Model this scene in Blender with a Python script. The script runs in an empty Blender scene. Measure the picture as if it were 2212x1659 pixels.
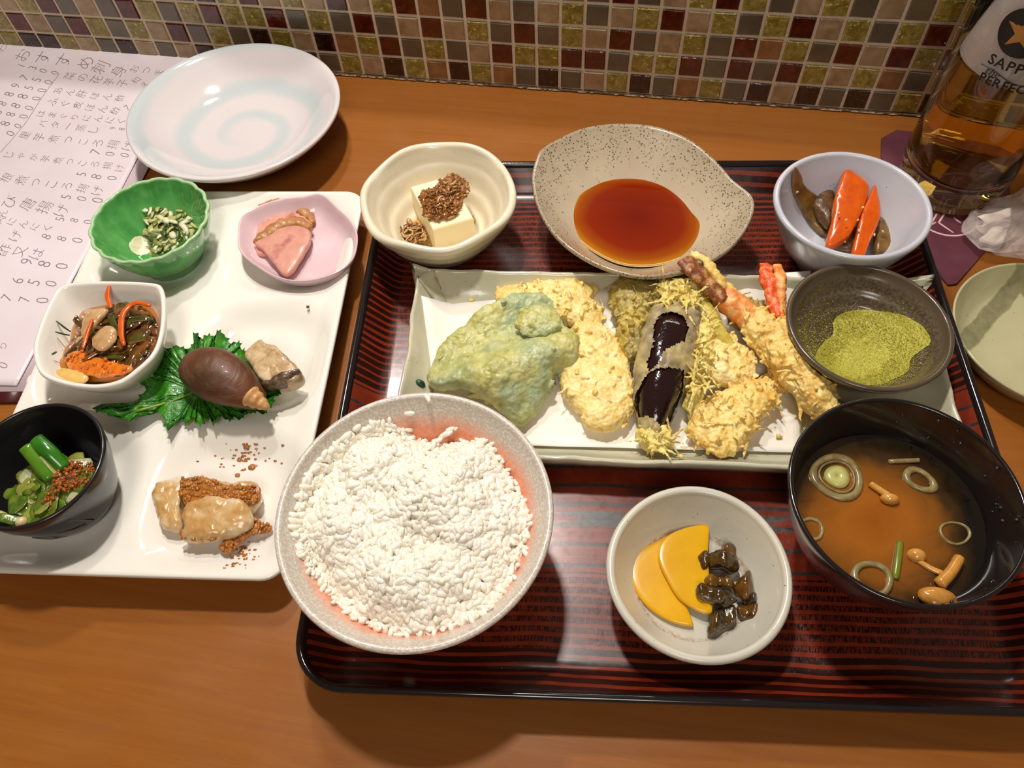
import bpy, math, random
import numpy as np
from mathutils import Vector, noise as mnoise
random.seed(7); rng = np.random.default_rng(11)
SC = bpy.context.scene
COL = SC.collection

# ---------------------------------------------------------------- camera
F_PX = 1663.27
RC = np.array([[0.98504, 0.16736, -0.04103], [0.11870, -0.83157, -0.54246], [-0.12492, 0.52952, -0.83905]])
u_, _, v_ = np.linalg.svd(RC); RC = u_ @ v_
CAM = np.array([0.18272, -0.49941, 0.36907])
cd = bpy.data.cameras.new('camera'); cam = bpy.data.objects.new('camera', cd); COL.objects.link(cam)
cd.sensor_width = 36.0; cd.lens = F_PX / 2212 * 36; cd.clip_start = 0.01; cd.clip_end = 50
from mathutils import Matrix
m4 = Matrix.Identity(4)
for r in range(3):
    m4[r][0] = RC[0][r]; m4[r][1] = -RC[1][r]; m4[r][2] = -RC[2][r]; m4[r][3] = CAM[r]
cam.matrix_world = m4
SC.camera = cam

# ---------------------------------------------------------------- world, lamps, exposure
w = bpy.data.worlds.new('world'); SC.world = w; w.use_nodes = True
w.node_tree.nodes['Background'].inputs[0].default_value = (0.95, 0.72, 0.52, 1)
w.node_tree.nodes['Background'].inputs[1].default_value = 0.12
def area(name, loc, target, size, power, color, sy=None):
    l = bpy.data.lights.new(name, 'AREA'); l.energy = power; l.color = color; l.size = size
    l.shape = 'DISK'
    if sy: l.shape = 'RECTANGLE'; l.size_y = sy
    o = bpy.data.objects.new(name, l); COL.objects.link(o); o.location = loc
    d = Vector(target) - Vector(loc); o.rotation_euler = d.to_track_quat('-Z', 'Y').to_euler(); return o
area('pendant_lamp', (0.03, -0.05, 0.86), (0.05, -0.2, 0), 0.06, 4.5, (1.0, 0.94, 0.87))
area('room_lamp', (0.30, -1.25, 1.25), (0.15, -0.1, 0), 0.5, 4.8, (1.0, 0.93, 0.85))  # soft fill added behind the camera to brighten the tiled wall
area('counter_lamp', (-0.10, 0.16, 0.80), (0.10, -0.25, 0), 0.06, 2.2, (1.0, 0.94, 0.87))
area('kitchen_strip_light', (0.10, 0.62, 0.72), (0.10, -0.2, 0), 0.9, 1.6, (1.0, 0.95, 0.88), 0.03)
SC.view_settings.view_transform = 'Standard'; SC.view_settings.look = 'None'
SC.view_settings.gamma = 1; SC.view_settings.use_curve_mapping = False
SC.view_settings.exposure = 0.25

# ---------------------------------------------------------------- pixel rays onto real planes
def ray(x, y):
    d = np.array([(x - 1106) / F_PX, (y - 829.5) / F_PX, 1.0]) @ RC
    return d / np.linalg.norm(d)
def T(x, y, z=0.0):
    d = ray(x, y); return CAM + (z - CAM[2]) / d[2] * d
def TP(pts, z): return np.array([T(x, y, z) for x, y in pts])

# ---------------------------------------------------------------- object helpers
def tag(o, label=None, cat=None, group=None, kind=None):
    if label: o['label'] = label
    if cat: o['category'] = cat
    if group: o['group'] = group
    if kind: o['kind'] = kind
    return o
def thing(name, loc, label, cat, group=None):
    o = bpy.data.objects.new(name, None); COL.objects.link(o); o.location = Vector(loc); o.empty_display_size = 0.01
    return tag(o, label, cat, group)
def wloc(o):
    p = Vector((0, 0, 0))
    while o: p += o.location; o = o.parent
    return p
def obj(name, V, Fc, mats, parent=None, loc=None, smooth=True, sharp=None, midx=None, label=None, cat=None, group=None, kind=None, orient=True):
    V = np.asarray(V, float)
    if orient: Fc = outward(V, Fc)
    if parent is not None: base = np.array(wloc(parent))
    elif loc is not None: base = np.array(loc, float)
    else: base = np.array([V[:, 0].mean(), V[:, 1].mean(), V[:, 2].min()])
    me = bpy.data.meshes.new(name)
    me.from_pydata((V - base).tolist(), [], Fc if isinstance(Fc, list) else Fc.tolist())
    if not isinstance(mats, (list, tuple)): mats = [mats]
    for m in mats: me.materials.append(m)
    if midx is not None: me.polygons.foreach_set('material_index', np.asarray(midx, dtype=np.int32))
    me.polygons.foreach_set('use_smooth', [bool(smooth)] * len(me.polygons))
    if sharp: me.set_sharp_from_angle(angle=math.radians(sharp))
    me.update()
    o = bpy.data.objects.new(name, me); COL.objects.link(o)
    if parent is not None: o.parent = parent
    else: o.location = Vector(base)
    return tag(o, label, cat, group, kind)

def outward(V, F_):
    F_ = F_ if isinstance(F_, list) else [list(f) for f in F_]
    c = V.mean(0); A = []; B = []; C_ = []
    for f in F_:
        for i in range(1, len(f) - 1): A.append(f[0]); B.append(f[i]); C_.append(f[i + 1])
    a, b, d = V[A] - c, V[B] - c, V[C_] - c; cr = np.cross(b - a, d - a); vol = (a * cr).sum() / 6
    big = (np.linalg.norm(V.max(0) - V.min(0))) ** 3
    bad = vol < 0 if abs(vol) > 2e-4 * big else cr[:, 2].sum() < 0
    return [list(f)[::-1] for f in F_] if bad else F_
class MB:
    def __init__(s): s.V = []; s.F = []; s.M = []; s.n = 0
    def add(s, V, Fc, m=0, orient=True):
        V = np.asarray(V, float); s.V.append(V); n = s.n; Fc = outward(V, Fc) if orient else Fc
        s.F += [[i + n for i in f] for f in Fc]; s.M += [m] * len(Fc); s.n += len(V)
    def clampr(s, c, rmax):
        for V in s.V:
            d = V[:, :2] - np.array(c)[:2]; r = np.linalg.norm(d, axis=1)[:, None]; V[:, :2] = np.array(c)[:2] + d * np.minimum(1, rmax / (r + 1e-9))
        return s
    def make(s, name, mats, **k): return obj(name, np.vstack(s.V), s.F, mats, midx=s.M, orient=False, **k)

def grid_faces(nu, nv, cu=False, cv=True, flip=False):
    F_ = []
    for i in range(nu if cu else nu - 1):
        for j in range(nv if cv else nv - 1):
            a = i * nv + j; b = i * nv + (j + 1) % nv; c = ((i + 1) % nu) * nv + (j + 1) % nv; d = ((i + 1) % nu) * nv + j
            F_.append([a, d, c, b] if flip else [a, b, c, d])
    return F_
def lathe(prof, n=96, shape=None, cx=0, cy=0, z0=0, rot=0.0, zf=None):
    """prof: (r,z) from the inside centre over the rim to the underside centre; shape(th, q) multiplies r, zf adds to z"""
    R = max(p[0] for p in prof); V = []; th = np.linspace(0, 2 * math.pi, n, endpoint=False)
    ring = [p for p in prof if p[0] > 1e-9]
    for r, z in ring:
        q = r / R; mlt = np.array([shape(t, q) for t in th]) if shape else 1.0
        dz = np.array([zf(t, q, z) for t in th]) if zf else 0.0
        V.append(np.c_[cx + r * mlt * np.cos(th + rot), cy + r * mlt * np.sin(th + rot), z0 + z + dz + 0 * th])
    V = np.vstack(V); F_ = grid_faces(len(ring), n, flip=False)
    k = len(V); V = np.vstack([V, [[cx, cy, z0 + prof[0][1]], [cx, cy, z0 + prof[-1][1]]]])
    for j in range(n):
        F_.append([k, (j + 1) % n, j]); b = (len(ring) - 1) * n
        F_.append([k + 1, b + j, b + (j + 1) % n])
    return V, F_
def bowl_prof(R, H, rf=0.012, zi=0.008, pw=1.8, t=0.003, foot=0.018, fh=0.004, n=22, rings=None, lip=1.0):
    P = []
    for k in range(5): P.append((rf * k / 4, zi))
    inn = []
    for k in range(1, n + 1):
        x = k / n; r = rf + (R - t - rf) * x; z = zi + (H - t * 0.5 - zi) * x ** pw
        if rings: z += rings(x)
        inn.append((r, z))
    P += inn
    for a in (150, 120, 90, 60, 30, 0): P.append((R - t / 2 + t / 2 * lip * math.cos(math.radians(a)), H - t * .5 + t * .5 * math.sin(math.radians(a))))
    out = []
    for k in range(n - 1, -1, -1):
        r, z = inn[k]; r2, z2 = inn[max(k - 1, 0)]; r3, z3 = inn[min(k + 1, n - 1)]
        d = np.array([r3 - r2, z3 - z2]); d /= np.linalg.norm(d) + 1e-12
        ro, zo = r + d[1] * t, z - d[0] * t
        if ro > foot and zo > fh * 0.6: out.append((ro, zo))
    P += out
    P += [(foot + .0002, fh * .5), (foot, 0), (foot - 0.0025, 0), (foot - 0.003, fh * .8), (foot * .5, fh), (0, fh)]
    return P
def fbm(p, s, o=3):
    a = 1.0; r = 0.0
    for k in range(o):
        r += a * mnoise.noise(Vector((p[0] * s + 13.7 * k, p[1] * s - 7.1 * k, p[2] * s + 3.3))); a *= .5; s *= 2.1
    return r
def normals(V, F_):
    N = np.zeros_like(V)
    for f in F_:
        a, b, c = V[f[0]], V[f[1]], V[f[2]]
        if len(f) == 4: n = np.cross(V[f[2]] - V[f[0]], V[f[3]] - V[f[1]])
        else: n = np.cross(b - a, c - a)
        for i in f: N[i] += n
    return N / (np.linalg.norm(N, axis=1)[:, None] + 1e-15)
def worley(p, s):
    d, _ = mnoise.voronoi(Vector((p[0] * s, p[1] * s, p[2] * s))); return .45 - d[0]
def displace(V, F_, layers, seed=0, sgn=1):
    F_ = outward(V, F_); N = normals(V, F_) * sgn; D = np.zeros(len(V))
    for amp, sc, o in layers:
        D += amp * np.array([worley(p + seed, sc) if o == 0 else fbm(p + seed, sc, o) for p in V])
    return V + N * D[:, None]
def remesh(mb, size):
    me = bpy.data.meshes.new('tmp'); me.from_pydata(np.vstack(mb.V).tolist(), [], mb.F); o = bpy.data.objects.new('tmp', me); COL.objects.link(o)
    md = o.modifiers.new('r', 'REMESH'); md.mode = 'VOXEL'; md.voxel_size = size
    dg = bpy.context.evaluated_depsgraph_get(); m2 = bpy.data.meshes.new_from_object(o.evaluated_get(dg))
    V = np.zeros(len(m2.vertices) * 3); m2.vertices.foreach_get('co', V); F_ = [list(p.vertices) for p in m2.polygons]
    bpy.data.objects.remove(o); bpy.data.meshes.remove(me); bpy.data.meshes.remove(m2); return V.reshape(-1, 3), F_
FINE = [(.0010, 210, 0), (.0006, 480, 0), (.00035, 600, 2)]
def resample(P, n, closed=True):
    P = np.asarray(P, float); k = len(P); out = []
    segs = k if closed else k - 1
    for i in range(segs):
        g = (lambda j: P[j % k]) if closed else (lambda j: P[min(max(j, 0), k - 1)])
        p0, p1, p2, p3 = g(i - 1), g(i), g(i + 1), g(i + 2)
        for t in np.linspace(0, 1, 12, endpoint=False):
            out.append(.5 * (2 * p1 + (p2 - p0) * t + (2 * p0 - 5 * p1 + 4 * p2 - p3) * t * t + (3 * p1 - p0 - 3 * p2 + p3) * t ** 3))
    if closed: out.append(out[0])
    else: out.append(P[-1])
    out = np.array(out); d = np.r_[0, np.cumsum(np.linalg.norm(np.diff(out, axis=0), axis=1))]
    s = np.linspace(0, d[-1], n, endpoint=not closed)
    return np.c_[[np.interp(s, d, out[:, c]) for c in range(P.shape[1])]].T
def pillow(outl, z0, h, n=110, m=22, p=2.4, zf=None, cen=None):
    """rounded slab over a closed outline (world XY)"""
    O = resample(np.asarray(outl)[:, :2], n); c = O.mean(0) if cen is None else np.array(cen)[:2]
    Os = O.copy(); kk = max(3, n // 9)
    for _ in range(2): Os = sum(np.roll(Os, j, axis=0) for j in range(-kk, kk + 1)) / (2 * kk + 1)
    V = []
    for k in range(1, m):
        t = math.pi * k / m; s = abs(math.sin(t)) ** (2 / p); z = z0 + h / 2 + h / 2 * math.copysign(abs(math.cos(t)) ** (2 / p), math.cos(t))
        w_ = s ** 2.5; XY = c + ((O - c) * w_ + (Os - c) * (1 - w_) * 1.12) * s
        V.append(np.c_[XY, np.full(n, z)])
    V = np.vstack(V); F_ = grid_faces(m - 1, n)
    k = len(V); V = np.vstack([V, [[c[0], c[1], z0 + h], [c[0], c[1], z0]]])
    for j in range(n):
        F_.append([k, (j + 1) % n, j]); b = (m - 2) * n; F_.append([k + 1, b + j, b + (j + 1) % n])
    F_ = [f[::-1] for f in F_]
    if zf is not None: V[:, 2] += np.array([zf(q[0], q[1]) for q in V])
    # orientation check: top normal must look up
    N = normals(V, F_)
    if N[k][2] < 0: F_ = [f[::-1] for f in F_]
    return V, F_
def tube(path, rad, n=10, up=(0, 0, 1), twist=0.0, samples=None, caps=True):
    """rad: list of (a,b) half widths side / up along the path"""
    P = np.asarray(path, float); Rr = np.array([(r, r) if np.isscalar(r) else r for r in rad], float)
    if samples:
        s0 = np.linspace(0, 1, len(Rr)); s1 = np.linspace(0, 1, samples)
        Rr = np.c_[np.interp(s1, s0, Rr[:, 0]), np.interp(s1, s0, Rr[:, 1])]; P = resample(P, samples, closed=False)
    k = len(P); V = []
    Tn = np.gradient(P, axis=0); Tn /= np.linalg.norm(Tn, axis=1)[:, None] + 1e-12; up = np.array(up, float)
    for i in range(k):
        s = np.cross(Tn[i], up)
        if np.linalg.norm(s) < 1e-4: s = np.cross(Tn[i], [0, 1, 0.01])
        s /= np.linalg.norm(s); b = np.cross(s, Tn[i])
        a = np.linspace(0, 2 * math.pi, n, endpoint=False) + twist * i / k
        V.append(P[i] + np.outer(np.cos(a) * Rr[i, 0], s) + np.outer(np.sin(a) * Rr[i, 1], b))
    V = np.vstack(V); F_ = grid_faces(k, n)
    if caps:
        c = len(V); V = np.vstack([V, P[0] - Tn[0] * min(Rr[0]) * .4, P[-1] + Tn[-1] * min(Rr[-1]) * .4])
        for j in range(n):
            F_.append([c, (j + 1) % n, j]); b = (k - 1) * n; F_.append([c + 1, b + j, b + (j + 1) % n])
    return V, F_
ICO_V = []
_g = (1 + 5 ** .5) / 2
for a, b in ((-1, _g), (1, _g), (-1, -_g), (1, -_g)): ICO_V.append((a, b, 0))
for a, b in ((-1, _g), (1, _g), (-1, -_g), (1, -_g)): ICO_V.append((0, a, b))
for a, b in ((-1, _g), (1, _g), (-1, -_g), (1, -_g)): ICO_V.append((b, 0, a))
ICO_V = np.array(ICO_V) / math.sqrt(1 + _g * _g)
from itertools import combinations
ICO_F = []
for f in combinations(range(12), 3):
    d = [np.linalg.norm(ICO_V[f[i]] - ICO_V[f[(i + 1) % 3]]) for i in range(3)]
    if max(d) < 1.1:
        a, b, c = ICO_V[list(f)]
        ICO_F.append(list(f) if np.dot(np.cross(b - a, c - a), a + b + c) > 0 else [f[0], f[2], f[1]])
def rnd_rot():
    q = rng.normal(size=(3, 3)); Q, _ = np.linalg.qr(q)
    if np.linalg.det(Q) < 0: Q[:, 0] *= -1
    return Q
def crumbs(mb, V, N, n, lo, hi, m=0, zmin=-1, stretch=1.8):
    idx = [i for i in range(len(V)) if V[i][2] > zmin and N[i][2] > -.3]
    if not idx: return
    for _ in range(n):
        i = random.choice(idx); s = random.uniform(lo, hi)
        S = np.diag([s * random.uniform(.6, stretch), s * random.uniform(.5, 1), s * random.uniform(.4, .9)])
        mb.add((ICO_V * rng.uniform(.7, 1.2, (12, 1))) @ S @ rnd_rot().T + V[i] + N[i] * s * .3, ICO_F, m)
def flakes(mb, V, N, n, L, wd, m=0, zmin=-1, nmin=-.3, curl=.6, lift=.5):
    idx = [i for i in range(len(V)) if V[i][2] > zmin and N[i][2] > nmin]
    for _ in range(n):
        i = random.choice(idx); d = rng.normal(size=3); d -= d @ N[i] * N[i]; d /= np.linalg.norm(d) + 1e-9
        l = random.uniform(*L); c = rng.normal(size=3) * curl * l; pts = []
        for t in np.linspace(0, 1, 5): pts.append(V[i] + d * l * (t - .3) + c * t * t * .5 + N[i] * lift * l * t * random.uniform(.2, 1))
        w_ = random.uniform(*wd)
        mb.add(*tube(pts, [(w_ * .4, w_ * .3), (w_, w_ * .5), (w_ * 1.1, w_ * .5), (w_ * .9, w_ * .4), (w_ * .3, w_ * .25)], n=6), m)
def inpoly(x, y, P):
    c = False; n = len(P); j = n - 1
    for i in range(n):
        if (P[i][1] > y) != (P[j][1] > y) and x < (P[j][0] - P[i][0]) * (y - P[i][1]) / (P[j][1] - P[i][1] + 1e-15) + P[i][0]: c = not c
        j = i
    return c
def edge_d(x, y, P):
    P = np.asarray(P); A = P; B = np.roll(P, -1, axis=0); d = B - A; q = np.array([x, y]) - A
    t = np.clip((q * d).sum(1) / ((d * d).sum(1) + 1e-15), 0, 1); return np.linalg.norm(q - d * t[:, None], axis=1).min()
def sample_poly(P, n):
    P = np.asarray(P)[:, :2]; lo, hi = P.min(0), P.max(0); out = []
    while len(out) < n:
        q = lo + (hi - lo) * rng.random(2)
        if inpoly(q[0], q[1], P): out.append(q)
    return out
def clump(mb, P, n, zf, L, wd, th=.5, curl=.8, tilt=.35, mats=(0,), seg=5, sides=6):
    """bent strips lying over one another inside the outline P"""
    for q in sample_poly(P, n):
        a = random.uniform(0, 2 * math.pi); l = random.uniform(*L); d = np.array([math.cos(a), math.sin(a), random.uniform(-tilt, tilt)])
        s = np.array([-math.sin(a), math.cos(a), random.uniform(-.3, .3)]); cv = random.uniform(-curl, curl); pts = []
        z = zf(q[0], q[1]); zc = random.uniform(-.2, .25)
        for t in np.linspace(-.5, .5, seg): pts.append(np.array([q[0], q[1], z]) + d * l * t + s * cv * l * (t * t - .1) + np.array([0, 0, -zc * l * t * t]))
        w_ = random.uniform(*wd); rr = [(w_ * k, w_ * k * th) for k in ([.45] + [1] * (seg - 2) + [.45])]
        mb.add(*tube(pts, rr, n=sides), random.choice(mats))

# ---------------------------------------------------------------- materials
def lin(c):
    return tuple(((v / 255) / 12.92 if v / 255 <= .04045 else ((v / 255 + .055) / 1.055) ** 2.4) for v in c[:3]) + (1,)
class N:
    """tiny node-tree writer"""
    def __init__(s, name):
        s.m = bpy.data.materials.new(name); s.m.use_nodes = True; s.t = s.m.node_tree; s.b = s.t.nodes['Principled BSDF']; s.co = None
    def new(s, ty, **k):
        n = s.t.nodes.new(ty)
        for a, b in k.items(): setattr(n, a, b)
        return n
    def link(s, a, b): s.t.links.new(a, b)
    def coord(s):
        if s.co is None: s.co = s.new('ShaderNodeTexCoord')
        return s.co.outputs['Object']
    def put(s, sock, v):
        if hasattr(v, 'is_output') or isinstance(v, bpy.types.NodeSocket): s.link(v, sock)
        else: sock.default_value = v
    def sep(s, v=None):
        n = s.new('ShaderNodeSeparateXYZ'); s.link(v or s.coord(), n.inputs[0]); return n.outputs
    def math(s, op, a, b=0.0, c=None, clamp=False):
        n = s.new('ShaderNodeMath', operation=op, use_clamp=clamp); s.put(n.inputs[0], a); s.put(n.inputs[1], b)
        if c is not None: s.put(n.inputs[2], c)
        return n.outputs[0]
    def mapping(s, scale=(1, 1, 1), rot=(0, 0, 0), loc=(0, 0, 0)):
        n = s.new('ShaderNodeMapping'); s.link(s.coord(), n.inputs[0]); n.inputs['Scale'].default_value = scale; n.inputs['Rotation'].default_value = rot; n.inputs['Location'].default_value = loc; return n.outputs[0]
    def noise(s, scale, detail=3, rough=.55, vec=None, dist=0.0):
        n = s.new('ShaderNodeTexNoise'); s.link(vec if vec is not None else s.coord(), n.inputs['Vector']); n.inputs['Scale'].default_value = scale; n.inputs['Detail'].default_value = detail; n.inputs['Roughness'].default_value = rough; n.inputs['Distortion'].default_value = dist; return n.outputs[0]
    def voro(s, scale, vec=None, feat='F1', out='Distance'):
        n = s.new('ShaderNodeTexVoronoi', feature=feat); s.link(vec if vec is not None else s.coord(), n.inputs['Vector']); n.inputs['Scale'].default_value = scale; return n.outputs[out]
    def ramp(s, fac, stops, interp='LINEAR'):
        n = s.new('ShaderNodeValToRGB'); s.put(n.inputs[0], fac); r = n.color_ramp; r.interpolation = interp
        while len(r.elements) > 1: r.elements.remove(r.elements[-1])
        r.elements[0].position = stops[0][0]; r.elements[0].color = stops[0][1]
        for p, c in stops[1:]:
            e = r.elements.new(p); e.color = c
        return n.outputs[0]
    def mr(s, v, a, b, c=0.0, d=1.0):
        n = s.new('ShaderNodeMapRange'); s.put(n.inputs[0], v)
        for i, q in enumerate((a, b, c, d)): n.inputs[i + 1].default_value = q
        return n.outputs[0]
    def mix(s, f, a, b, mode='MIX'):
        n = s.new('ShaderNodeMix', data_type='RGBA', blend_type=mode); s.put(n.inputs[0], f); s.put(n.inputs[6], a); s.put(n.inputs[7], b); return n.outputs[2]
    def bump(s, h, st=.3, dist=.001):
        n = s.new('ShaderNodeBump'); s.put(n.inputs['Height'], h); n.inputs['Strength'].default_value = st; n.inputs['Distance'].default_value = dist; s.link(n.outputs[0], s.b.inputs['Normal']); return n
    def set(s, **k):
        mp = dict(color='Base Color', rough='Roughness', metal='Metallic', spec='Specular IOR Level', sss='Subsurface Weight', coat='Coat Weight', croll='Coat Roughness', trans='Transmission Weight', ior='IOR', alpha='Alpha', sheen='Sheen Weight')
        for a, v in k.items(): s.put(s.b.inputs[mp[a]], v)
        return s
    def scatter(s, wgt, rad, scale=.003):
        s.b.inputs['Subsurface Weight'].default_value = wgt; s.b.inputs['Subsurface Radius'].default_value = rad; s.b.inputs['Subsurface Scale'].default_value = scale; return s
def plain(name, c, rough=.4, **k):
    n = N(name); n.set(color=lin(c), rough=rough, **k); return n.m
def mottled(name, c1, c2, scale, rough=.4, bump=0, c3=None, detail=3, sss=0, **k):
    n = N(name); f = n.noise(scale, detail); st = [(.32, lin(c1)), (.68, lin(c2))]
    if c3: st = [(.28, lin(c1)), (.5, lin(c2)), (.72, lin(c3))]
    n.set(color=n.ramp(f, st), rough=rough, **k)
    if bump: n.bump(n.noise(scale * 2.2, 4), bump, .0008)
    if sss: n.scatter(sss, (1, .6, .3), .0025)
    return n.m
def ceramic(name, c, speck=None, dens=.5, sscale=900, rough=.18, var=None, vs=40, bump=.04, size=.16):
    """glazed pottery with tiny iron specks"""
    n = N(name); col = lin(c)
    base = n.mix(n.mr(n.noise(vs, 2), .35, .65), lin(c), lin(var)) if var else None
    base = base if base is not None else col
    if speck:
        v = n.voro(sscale); g = n.noise(sscale * .23, 2)
        mk = n.math('MULTIPLY', n.mr(v, size * .6, size, 1, 0), n.mr(g, dens, dens + .06))
        base = n.mix(mk, base, lin(speck))
    n.set(color=base, rough=rough, coat=.3); n.b.inputs['Coat Roughness'].default_value = .06
    n.bump(n.noise(160, 2), bump, .002); return n.m

# wood table
n = N('varnished_wood'); vec = n.mapping((1.3, 22, 22)); g = n.noise(9, 5, .6, vec, .6); g2 = n.noise(60, 4, .6, n.mapping((1.0, 14, 14)))
big = n.noise(5, 2)
cw = n.ramp(g, [(.2, lin((138, 80, 26))), (.5, lin((150, 89, 30))), (.8, lin((158, 97, 35)))])
cw = n.mix(n.mr(g2, .60, .75, 0, .2), cw, lin((112, 56, 18))); cw = n.mix(n.mr(big, .35, .7, 0, .35), cw, lin((150, 92, 44)))
n.set(color=cw, rough=n.mr(n.noise(30, 3), .3, .7, .30, .45), spec=.4); n.bump(g2, .05, .0006); M_WOOD = n.m
# grout, caulk
M_GROUT = mottled('grout', (214, 196, 170), (236, 218, 192), 700, .85, .5)
M_CAULK = mottled('old_caulk', (58, 40, 22), (120, 92, 62), 420, .8, .6)
M_CAULK2 = mottled('caulk_chips', (150, 118, 86), (196, 168, 138), 500, .8, .5)
# mosaic glass tiles
def tile_mat(name, a, b, c, sc, rough, bmp, fleck=None):
    n = N(name); oi = n.new('ShaderNodeObjectInfo'); off = n.new('ShaderNodeVectorMath', operation='ADD'); n.link(n.coord(), off.inputs[0])
    ml = n.new('ShaderNodeVectorMath', operation='SCALE'); n.link(oi.outputs['Location'], ml.inputs[0]); ml.inputs['Scale'].default_value = 7.3; n.link(ml.outputs[0], off.inputs[1])
    f = n.noise(sc, 4, .6, off.outputs[0], .4); col = n.ramp(f, [(.3, lin(a)), (.5, lin(b)), (.72, lin(c))])
    col = n.mix(n.math('MULTIPLY', oi.outputs['Random'], .35), col, lin(a))
    if fleck: col = n.mix(n.mr(n.noise(sc * 2.1, 4, .6, off.outputs[0]), .60, .70), col, lin(fleck))
    n.set(color=col, rough=rough, coat=.5); n.b.inputs['Coat Roughness'].default_value = .08; n.bump(f, bmp, .0015); return n.m
TM = dict(G=tile_mat('tile_grey_glass', (86, 76, 60), (98, 88, 70), (110, 100, 80), 60, .25, .05),
          Y=tile_mat('tile_olive_glass', (112, 96, 30), (144, 128, 56), (176, 162, 94), 190, .18, .6, (226, 214, 140)),
          R=tile_mat('tile_red_glass', (58, 18, 8), (84, 28, 14), (112, 44, 24), 150, .15, .35),
          K=tile_mat('tile_dark_glass', (30, 12, 8), (48, 24, 16), (74, 40, 28), 180, .15, .5, (112, 84, 70)),
          B=tile_mat('tile_beige_stone', (140, 112, 78), (164, 138, 104), (184, 160, 126), 110, .5, .15),
          O=tile_mat('tile_brown_stone', (124, 82, 42), (146, 102, 60), (164, 122, 80), 90, .5, .15))

# ================================================================ SETTING
U = 0.017; ZB = 0.11 * U
def box(x0, x1, y0, y1, z0, z1):
    V = [(x, y, z) for x in (x0, x1) for y in (y0, y1) for z in (z0, z1)]
    return np.array(V), [[0, 1, 3, 2], [4, 6, 7, 5], [0, 4, 5, 1], [2, 3, 7, 6], [0, 2, 6, 4], [1, 5, 7, 3]]
wall = obj('wall_back', *box(-.62, .82, -.0006, .12, -.05, .1445), M_GROUT, smooth=False, loc=(0, 0, 0), kind='structure')
V, F_ = box(-.62, .82, -.004, .125, .1445, .158)
obj('trim_2', V, F_, M_WOOD, smooth=False, kind='structure')
# caulk bead where tiles meet the counter
mb = MB(); xs = np.arange(-.62, .82, .004)
pth = [(x, -.0012 + .0004 * fbm((x, 0, 0), 160), .0009) for x in xs]
mb.add(*tube(pth, [(.0016, .0012)] * len(pth), n=7), 0)
for _ in range(120):
    x = random.uniform(-.3, .45); l = random.uniform(.002, .008)
    mb.add(*tube([(x, -.0026, .0009), (x + l * .5, -.0029, .0012), (x + l, -.0026, .0008)], [.0002, .0006, .0002], n=5), 1)
mb.make('trim_1', [M_CAULK, M_CAULK2], kind='structure')
# tiles: one letter per tile, left to right, columns -20..22
ROWS = ['YKKYBGKBGBKYGBYKGYBKYOKYOGKGBYKGOYGKBKGKGYK',
        'YRBGRYGYBRGYGKYBKOYRGYGBRYYRRGYYRGRGRYBYOGB',
        'BBYRGBGRYGYRYYRGYGRGBRBYGRGYBRGBYGROYGRBRYR',
        'GRYBGRBGRYGKYRBYBRBYROGRBGBYGBYRBYGYRBYGYRB',
        'BYGRYBGKYRBGYRGBYRGYBRGYBKGYGRGBYRYGBYGBGYY',
        'RGYBKGRYBGRYGBYRGKYBGRYBGRBYGRYBKGYRBGYBRGY']
def tile_mesh(letter):
    h = U * .5 - .0011; c = .0007; t = .0022
    V = [(-h, 0, -h), (h, 0, -h), (h, 0, h), (-h, 0, h)] + [(-h, -t + c, -h), (h, -t + c, -h), (h, -t + c, h), (-h, -t + c, h)] + [(-h + c, -t, -h + c), (h - c, -t, -h + c), (h - c, -t, h - c), (-h + c, -t, h - c)]
    F_ = [[0, 1, 5, 4], [1, 2, 6, 5], [2, 3, 7, 6], [3, 0, 4, 7], [4, 5, 9, 8], [5, 6, 10, 9], [6, 7, 11, 10], [7, 4, 8, 11], [8, 9, 10, 11]]
    me = bpy.data.meshes.new('tile_' + letter); me.from_pydata(V, [], F_); me.materials.append(TM[letter]); me.update(); return me
TMESH = {k: tile_mesh(k) for k in TM}
for r, row in enumerate(ROWS):
    for k, ch in enumerate(row):
        c = k - 20
        o = bpy.data.objects.new('tile', TMESH[ch]); COL.objects.link(o); o.parent = wall
        o.location = ((c + .5) * U, .0004 + random.uniform(-.0002, .0002), (r + .5) * U + ZB)
        o.rotation_euler = (random.uniform(-.012, .012), random.uniform(-.02, .02), random.uniform(-.012, .012))
mb = MB(); keys = list(TM)
for r in range(8):
    for c in range(-36, 48):
        if r < 6 and -20 <= c <= 22: continue
        me = TMESH[random.choice('GYRBGYRBKO')]; V = np.array([v.co for v in me.vertices]) + [(c + .5) * U, .0004, (r + .5) * U + ZB]
        mb.add(V, [list(p.vertices) for p in me.polygons], keys.index(me.name.split('_')[1][0]))
mb.make('outer_tiles', [TM[k] for k in keys], parent=wall, smooth=False, kind='stuff')
# counter
V, F_ = box(-.62, .82, -.75, -.0006, -.035, 0)
obj('counter_top', V, F_, M_WOOD, smooth=False, loc=(0, 0, 0), label='brown varnished wooden counter under all the dishes, against the tiled wall', cat='counter')

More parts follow.
